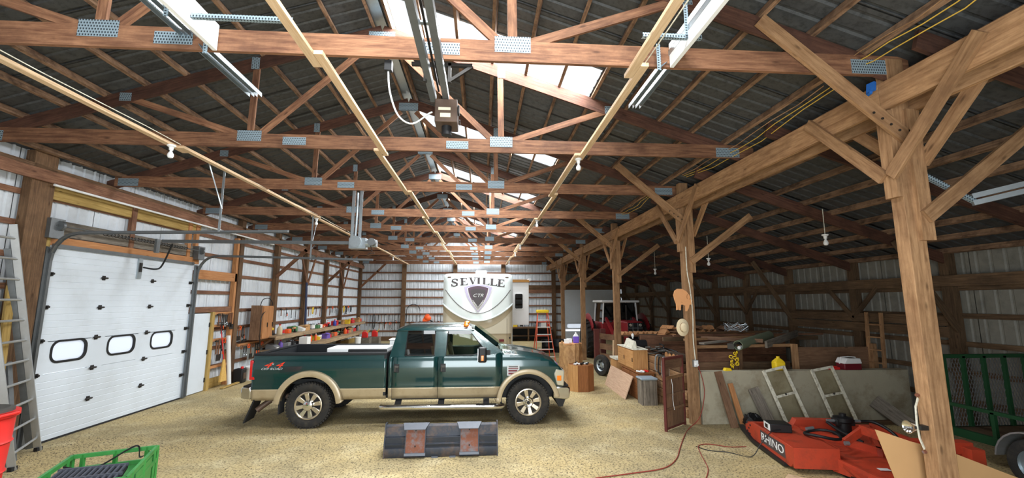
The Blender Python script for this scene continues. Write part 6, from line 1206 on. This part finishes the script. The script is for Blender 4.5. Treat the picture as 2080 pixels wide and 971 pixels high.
# ---------------------------------------------------------------- cardboard at the near post
c1 = tag(MB().prism([(3.88, 1.2), (4.24, 1.08), (4.66, .97), (4.66, 0), (4.27, 0)], 'y', 4.24, 4.25).build('cardboard_sheet', 'cardboard', loc=(4.3, 4.24, 0)), 'brown cardboard sheet standing behind the near post, pointed corner up', 'cardboard')
tag(MB().prism([(4.62, .985), (5.9, .50), (5.9, 0), (4.62, 0)], 'y', 4.27, 4.28).build('cardboard_sheet', 'cardboard', loc=(5.2, 4.27, 0)), 'brown cardboard sheet reaching out to the green trailer wheel', 'cardboard')
hn = thing('webbing_strap', (4.22, 4.1, 1.3), 'cream bowed strap fixed to the near post', 'strap'); MB().tube([(4.225, 4.1, 1.52), (4.17, 4.08, 1.45), (4.15, 4.07, 1.3), (4.17, 4.08, 1.16), (4.225, 4.1, 1.06)], .018, 8, flat=.35).build('strap_band', 'winwhite', hn, world=True)
for z in (1.55, 1.03): MB().cyl((4.21, 4.1, z), (4.24, 4.1, z), .016, 8).build('screw_eye', 'rust', hn, world=True)
cl = thing('work_light', (4.15, 4.12, 1.26), 'chrome clamp work light on the near post', 'lamp'); MB().lathe([(.02, 0), (.045, -.03), (.06, -.08), (.055, -.08), (.0, -.02)], (4.16, 4.1, 1.26), 18, 'x').build('reflector', 'chrome', cl, world=True); MB().bb(4.16, 4.24, 4.04, 4.1, 1.24, 1.28).build('clamp', 'darkmetal', cl, world=True)
# ---------------------------------------------------------------- green trailer
gt = thing('utility_trailer', (8.1, 5.3, 0), 'dark green steel utility trailer with a raised mesh ramp gate', 'trailer')
gx0, gx1, gy, gz0, gz1 = 7.45, 8.9, 6.75, .45, 1.57
for z in (gz0, gz1): MB().bar((gx0, gy, z), (gx1, gy, z), .05, .06).build('gate_rail', 'darkgreen', gt, world=True)
for k in range(5): x = gx0+(gx1-gx0)*k/4; MB().bar((x, gy, gz0), (x, gy, gz1), .05, .05 if k else .1).build('gate_upright', 'darkgreen', gt, world=True)
m = MB()
for k in range(40):
    for s_ in (-1, 1):
        x = gx0+(gx1-gx0)*(k-6)/28.; a = V(x, gy+.02, gz0); b = V(x+s_*.45, gy+.02, gz1)
        pts = [(a.x+(b.x-a.x)*t, a.z+(b.z-a.z)*t) for t in (0, 1)]
        t0, t1 = 0., 1.; dxx = b.x-a.x
        for lim, sg in ((gx0, 1), (gx1, -1)):
            if dxx*sg > 0: t0 = max(t0, (lim-a.x)/dxx)
            else: t1 = min(t1, (lim-a.x)/dxx)
        if t1 > t0+.02: m.bar(a+(b-a)*t0, a+(b-a)*t1, .006, .006)
o = m.build('gate_mesh', 'track', gt, world=True); o['kind'] = 'stuff'
MB().bb(7.45, 8.9, 2.5, 6.75, .42, .48).build('deck', 'darkpost', gt, world=True)
for x in (7.42, 8.93):
    MB().bar((x, 2.5, .44), (x, 6.78, .44), .06, .12).build('frame_rail', 'darkgreen', gt, world=True); MB().bar((x, 2.5, .85), (x, 6.78, .85), .05, .05).build('side_rail', 'darkgreen', gt, world=True)
    for y in (3.2, 4.6, 6.1, 6.7): MB().bar((x, y, .44), (x, y, .85), .05, .05).build('side_upright', 'darkgreen', gt, world=True)
w = bpy.data.objects.new('wheel', None); COL.objects.link(w); w.parent = gt; w.location = V(7.2, 5.45, .34)-gt.location
MB().lathe([(.2, -.09), (.27, -.1), (.32, -.08), (.34, -.04), (.34, .04), (.32, .08), (.27, .1), (.2, .09)], (0, 0, 0), 36, 'x', cap=False).build('tire', 'tire', w); MB().lathe([(.2, -.085), (.19, -.05), (.12, -.06), (.06, -.08), (0, -.08)], (0, 0, 0), 30, 'x', cap=False).build('rim', 'galv', w)
MB().tube([(7.2, 5.45-.42*math.cos(t), .34+.42*math.sin(t)) for t in [.1+.245*k for k in range(13)]], .11, 8, flat=.12 if 0 else 1).xf(Matrix.Identity(4)).build('fender', 'alu', gt, world=True) if 0 else None
m = MB(); A_ = [(.40, t) for t in [.05+.253*k for k in range(13)]]
for (r, t), (r2, t2) in zip(A_[:-1], A_[1:]): m.hexa([(7.07, 5.45-r*math.cos(t), .34+r*math.sin(t)), (7.36, 5.45-r*math.cos(t), .34+r*math.sin(t)), (7.36, 5.45-r*math.cos(t2), .34+r*math.sin(t2)), (7.07, 5.45-r*math.cos(t2), .34+r*math.sin(t2)), (7.07, 5.45-(r+.02)*math.cos(t), .34+(r+.02)*math.sin(t)), (7.36, 5.45-(r+.02)*math.cos(t), .34+(r+.02)*math.sin(t)), (7.36, 5.45-(r+.02)*math.cos(t2), .34+(r+.02)*math.sin(t2)), (7.07, 5.45-(r+.02)*math.cos(t2), .34+(r+.02)*math.sin(t2))])
m.build('fender', 'alu', gt, world=True)
# wooden ladder on the right wall
wl_ = thing('wooden_ladder', (8.9, 9.4, 0), 'wooden ladder standing against the right wall behind the near post', 'ladder')
for y in (9.25, 9.62): MB().bar((8.8, y, 0), (8.9, y, 2.2), .04, .07).build('rail', 'tan', wl_, world=True)
for k in range(7): MB().bar((8.8+.012*k, 9.25, .25+.28*k), (8.8+.012*k, 9.62, .25+.28*k), .03, .03).build('rung', 'tan', wl_, world=True)
# galvanised track beside the near post
gk = thing('galvanised_channel', (5.0, 3.9, 3.5), 'galvanised door channel on a perforated bracket right of the near post', 'door track'); MB().bar((4.38, 3.99, 3.78), (4.97, 3.95, 3.44), .04, .04).build('perforated_bracket', 'plate', gk, world=True)
for k, dz in enumerate((0, .07)): MB().bar((4.93, 3.95, 3.43+dz), (6.2, 3.2, 3.75+dz), .05, .05).build('channel', 'galv', gk, world=True)
# blue tarp scrap, roof wires, bulbs
tag(MB().box((4.155, 4.11, 4.73), (.03, .08, .1), .2, .2).box((4.15, 4.13, 4.69), (.03, .06, .07), -.2, .3).build('blue_rag', 'ragblue', loc=(4.15, 4.11, 4.69)), 'small blue rag stuck at the end of the header beam', 'rag')
M['yellowwire'] = plain('yellow_wire', (206, 170, 70), .6)
for k, (y0, y1, x) in enumerate(((2.2, 4.5, 3.9), (4.6, 8.3, 4.05), (9.8, 12.4, 3.95))):
    t = thing('roof_wires', (x, (y0+y1)/2, 5.0), 'bundle of yellow wires strung under the roof, %s along the header' % ORD[k], 'wires', 'roof wires')
    for q in range(3): MB().tube([(x+.05*q+.03*math.sin(v*2+q), y0+(y1-y0)*v/8, roof_z(x)-.14-(.05+.04*q)*math.sin(math.pi*v/8)-.02*q) for v in range(9)], .006, 5).build('wire', 'yellowwire' if q else 'tan', t, world=True)
def bulb(x, y, z, label, drop=0.):
    b = thing('light_bulb', (x, y, z), label, 'light bulb', 'hanging bulbs')
    MB().lathe([(.055, 0), (.055, -.02), (.03, -.035), (.026, -.08), (.0, -.08)], (0, 0, 0), 16).build('socket', 'white', b); MB().lathe([(.014, -.08), (.018, -.1), (.04, -.14), (.042, -.165), (.03, -.195), (0, -.205)], (0, 0, 0), 16).build('bulb_glass', 'white', b)
    if drop: MB().cyl((0, 0, 0), (0, 0, drop), .006, 5).build('cord', 'winwhite', b)
BL = [(-4.66, 6.55, 'above the overhead door'), (-4.66, 12.3, 'beyond the side door opener'), (-4.66, 17.5, 'over the middle of the shelves'), (-4.66, 22.9, 'far over the shelves'), (1.55, 6.75, 'nearest over the pickup hood'), (1.55, 12.2, 'beyond the pickup cab'), (1.55, 17.65, 'over the camper'), (1.55, 20.4, 'further over the camper'), (1.55, 25.3, 'closest to the back wall')]
for x, y, l in BL: bulb(x, y, 4.765, 'white bare bulb under the truss board, ' + l)
for x, y, l, d in ((6.2, 7.37, 'hanging under the lean-to roof above the trailer', .47), (6.0, 11.11, 'hanging under the lean-to roof behind the pig post', .6), (6.0, 14.72, 'hanging low near the tractor cab', .62)): bulb(x, y, roof_z(x)-.3-d, 'white bare bulb ' + l, d)
for x, nm in ((1.6, 'right'), (-4.6, 'left')): tag(MB().tube([(x, -1, 4.82)]+[(x+.02*math.sin(k), 1.5*k, 4.83-.02*(k % 2)) for k in range(1, 18)], .006, 5).build('lighting_cable', 'winwhite', loc=(x, 12, 4.8)), 'white lighting cable along the pale board %s' % ('over the overhead door side' if x < 0 else 'over the pickup hood'), 'cable')
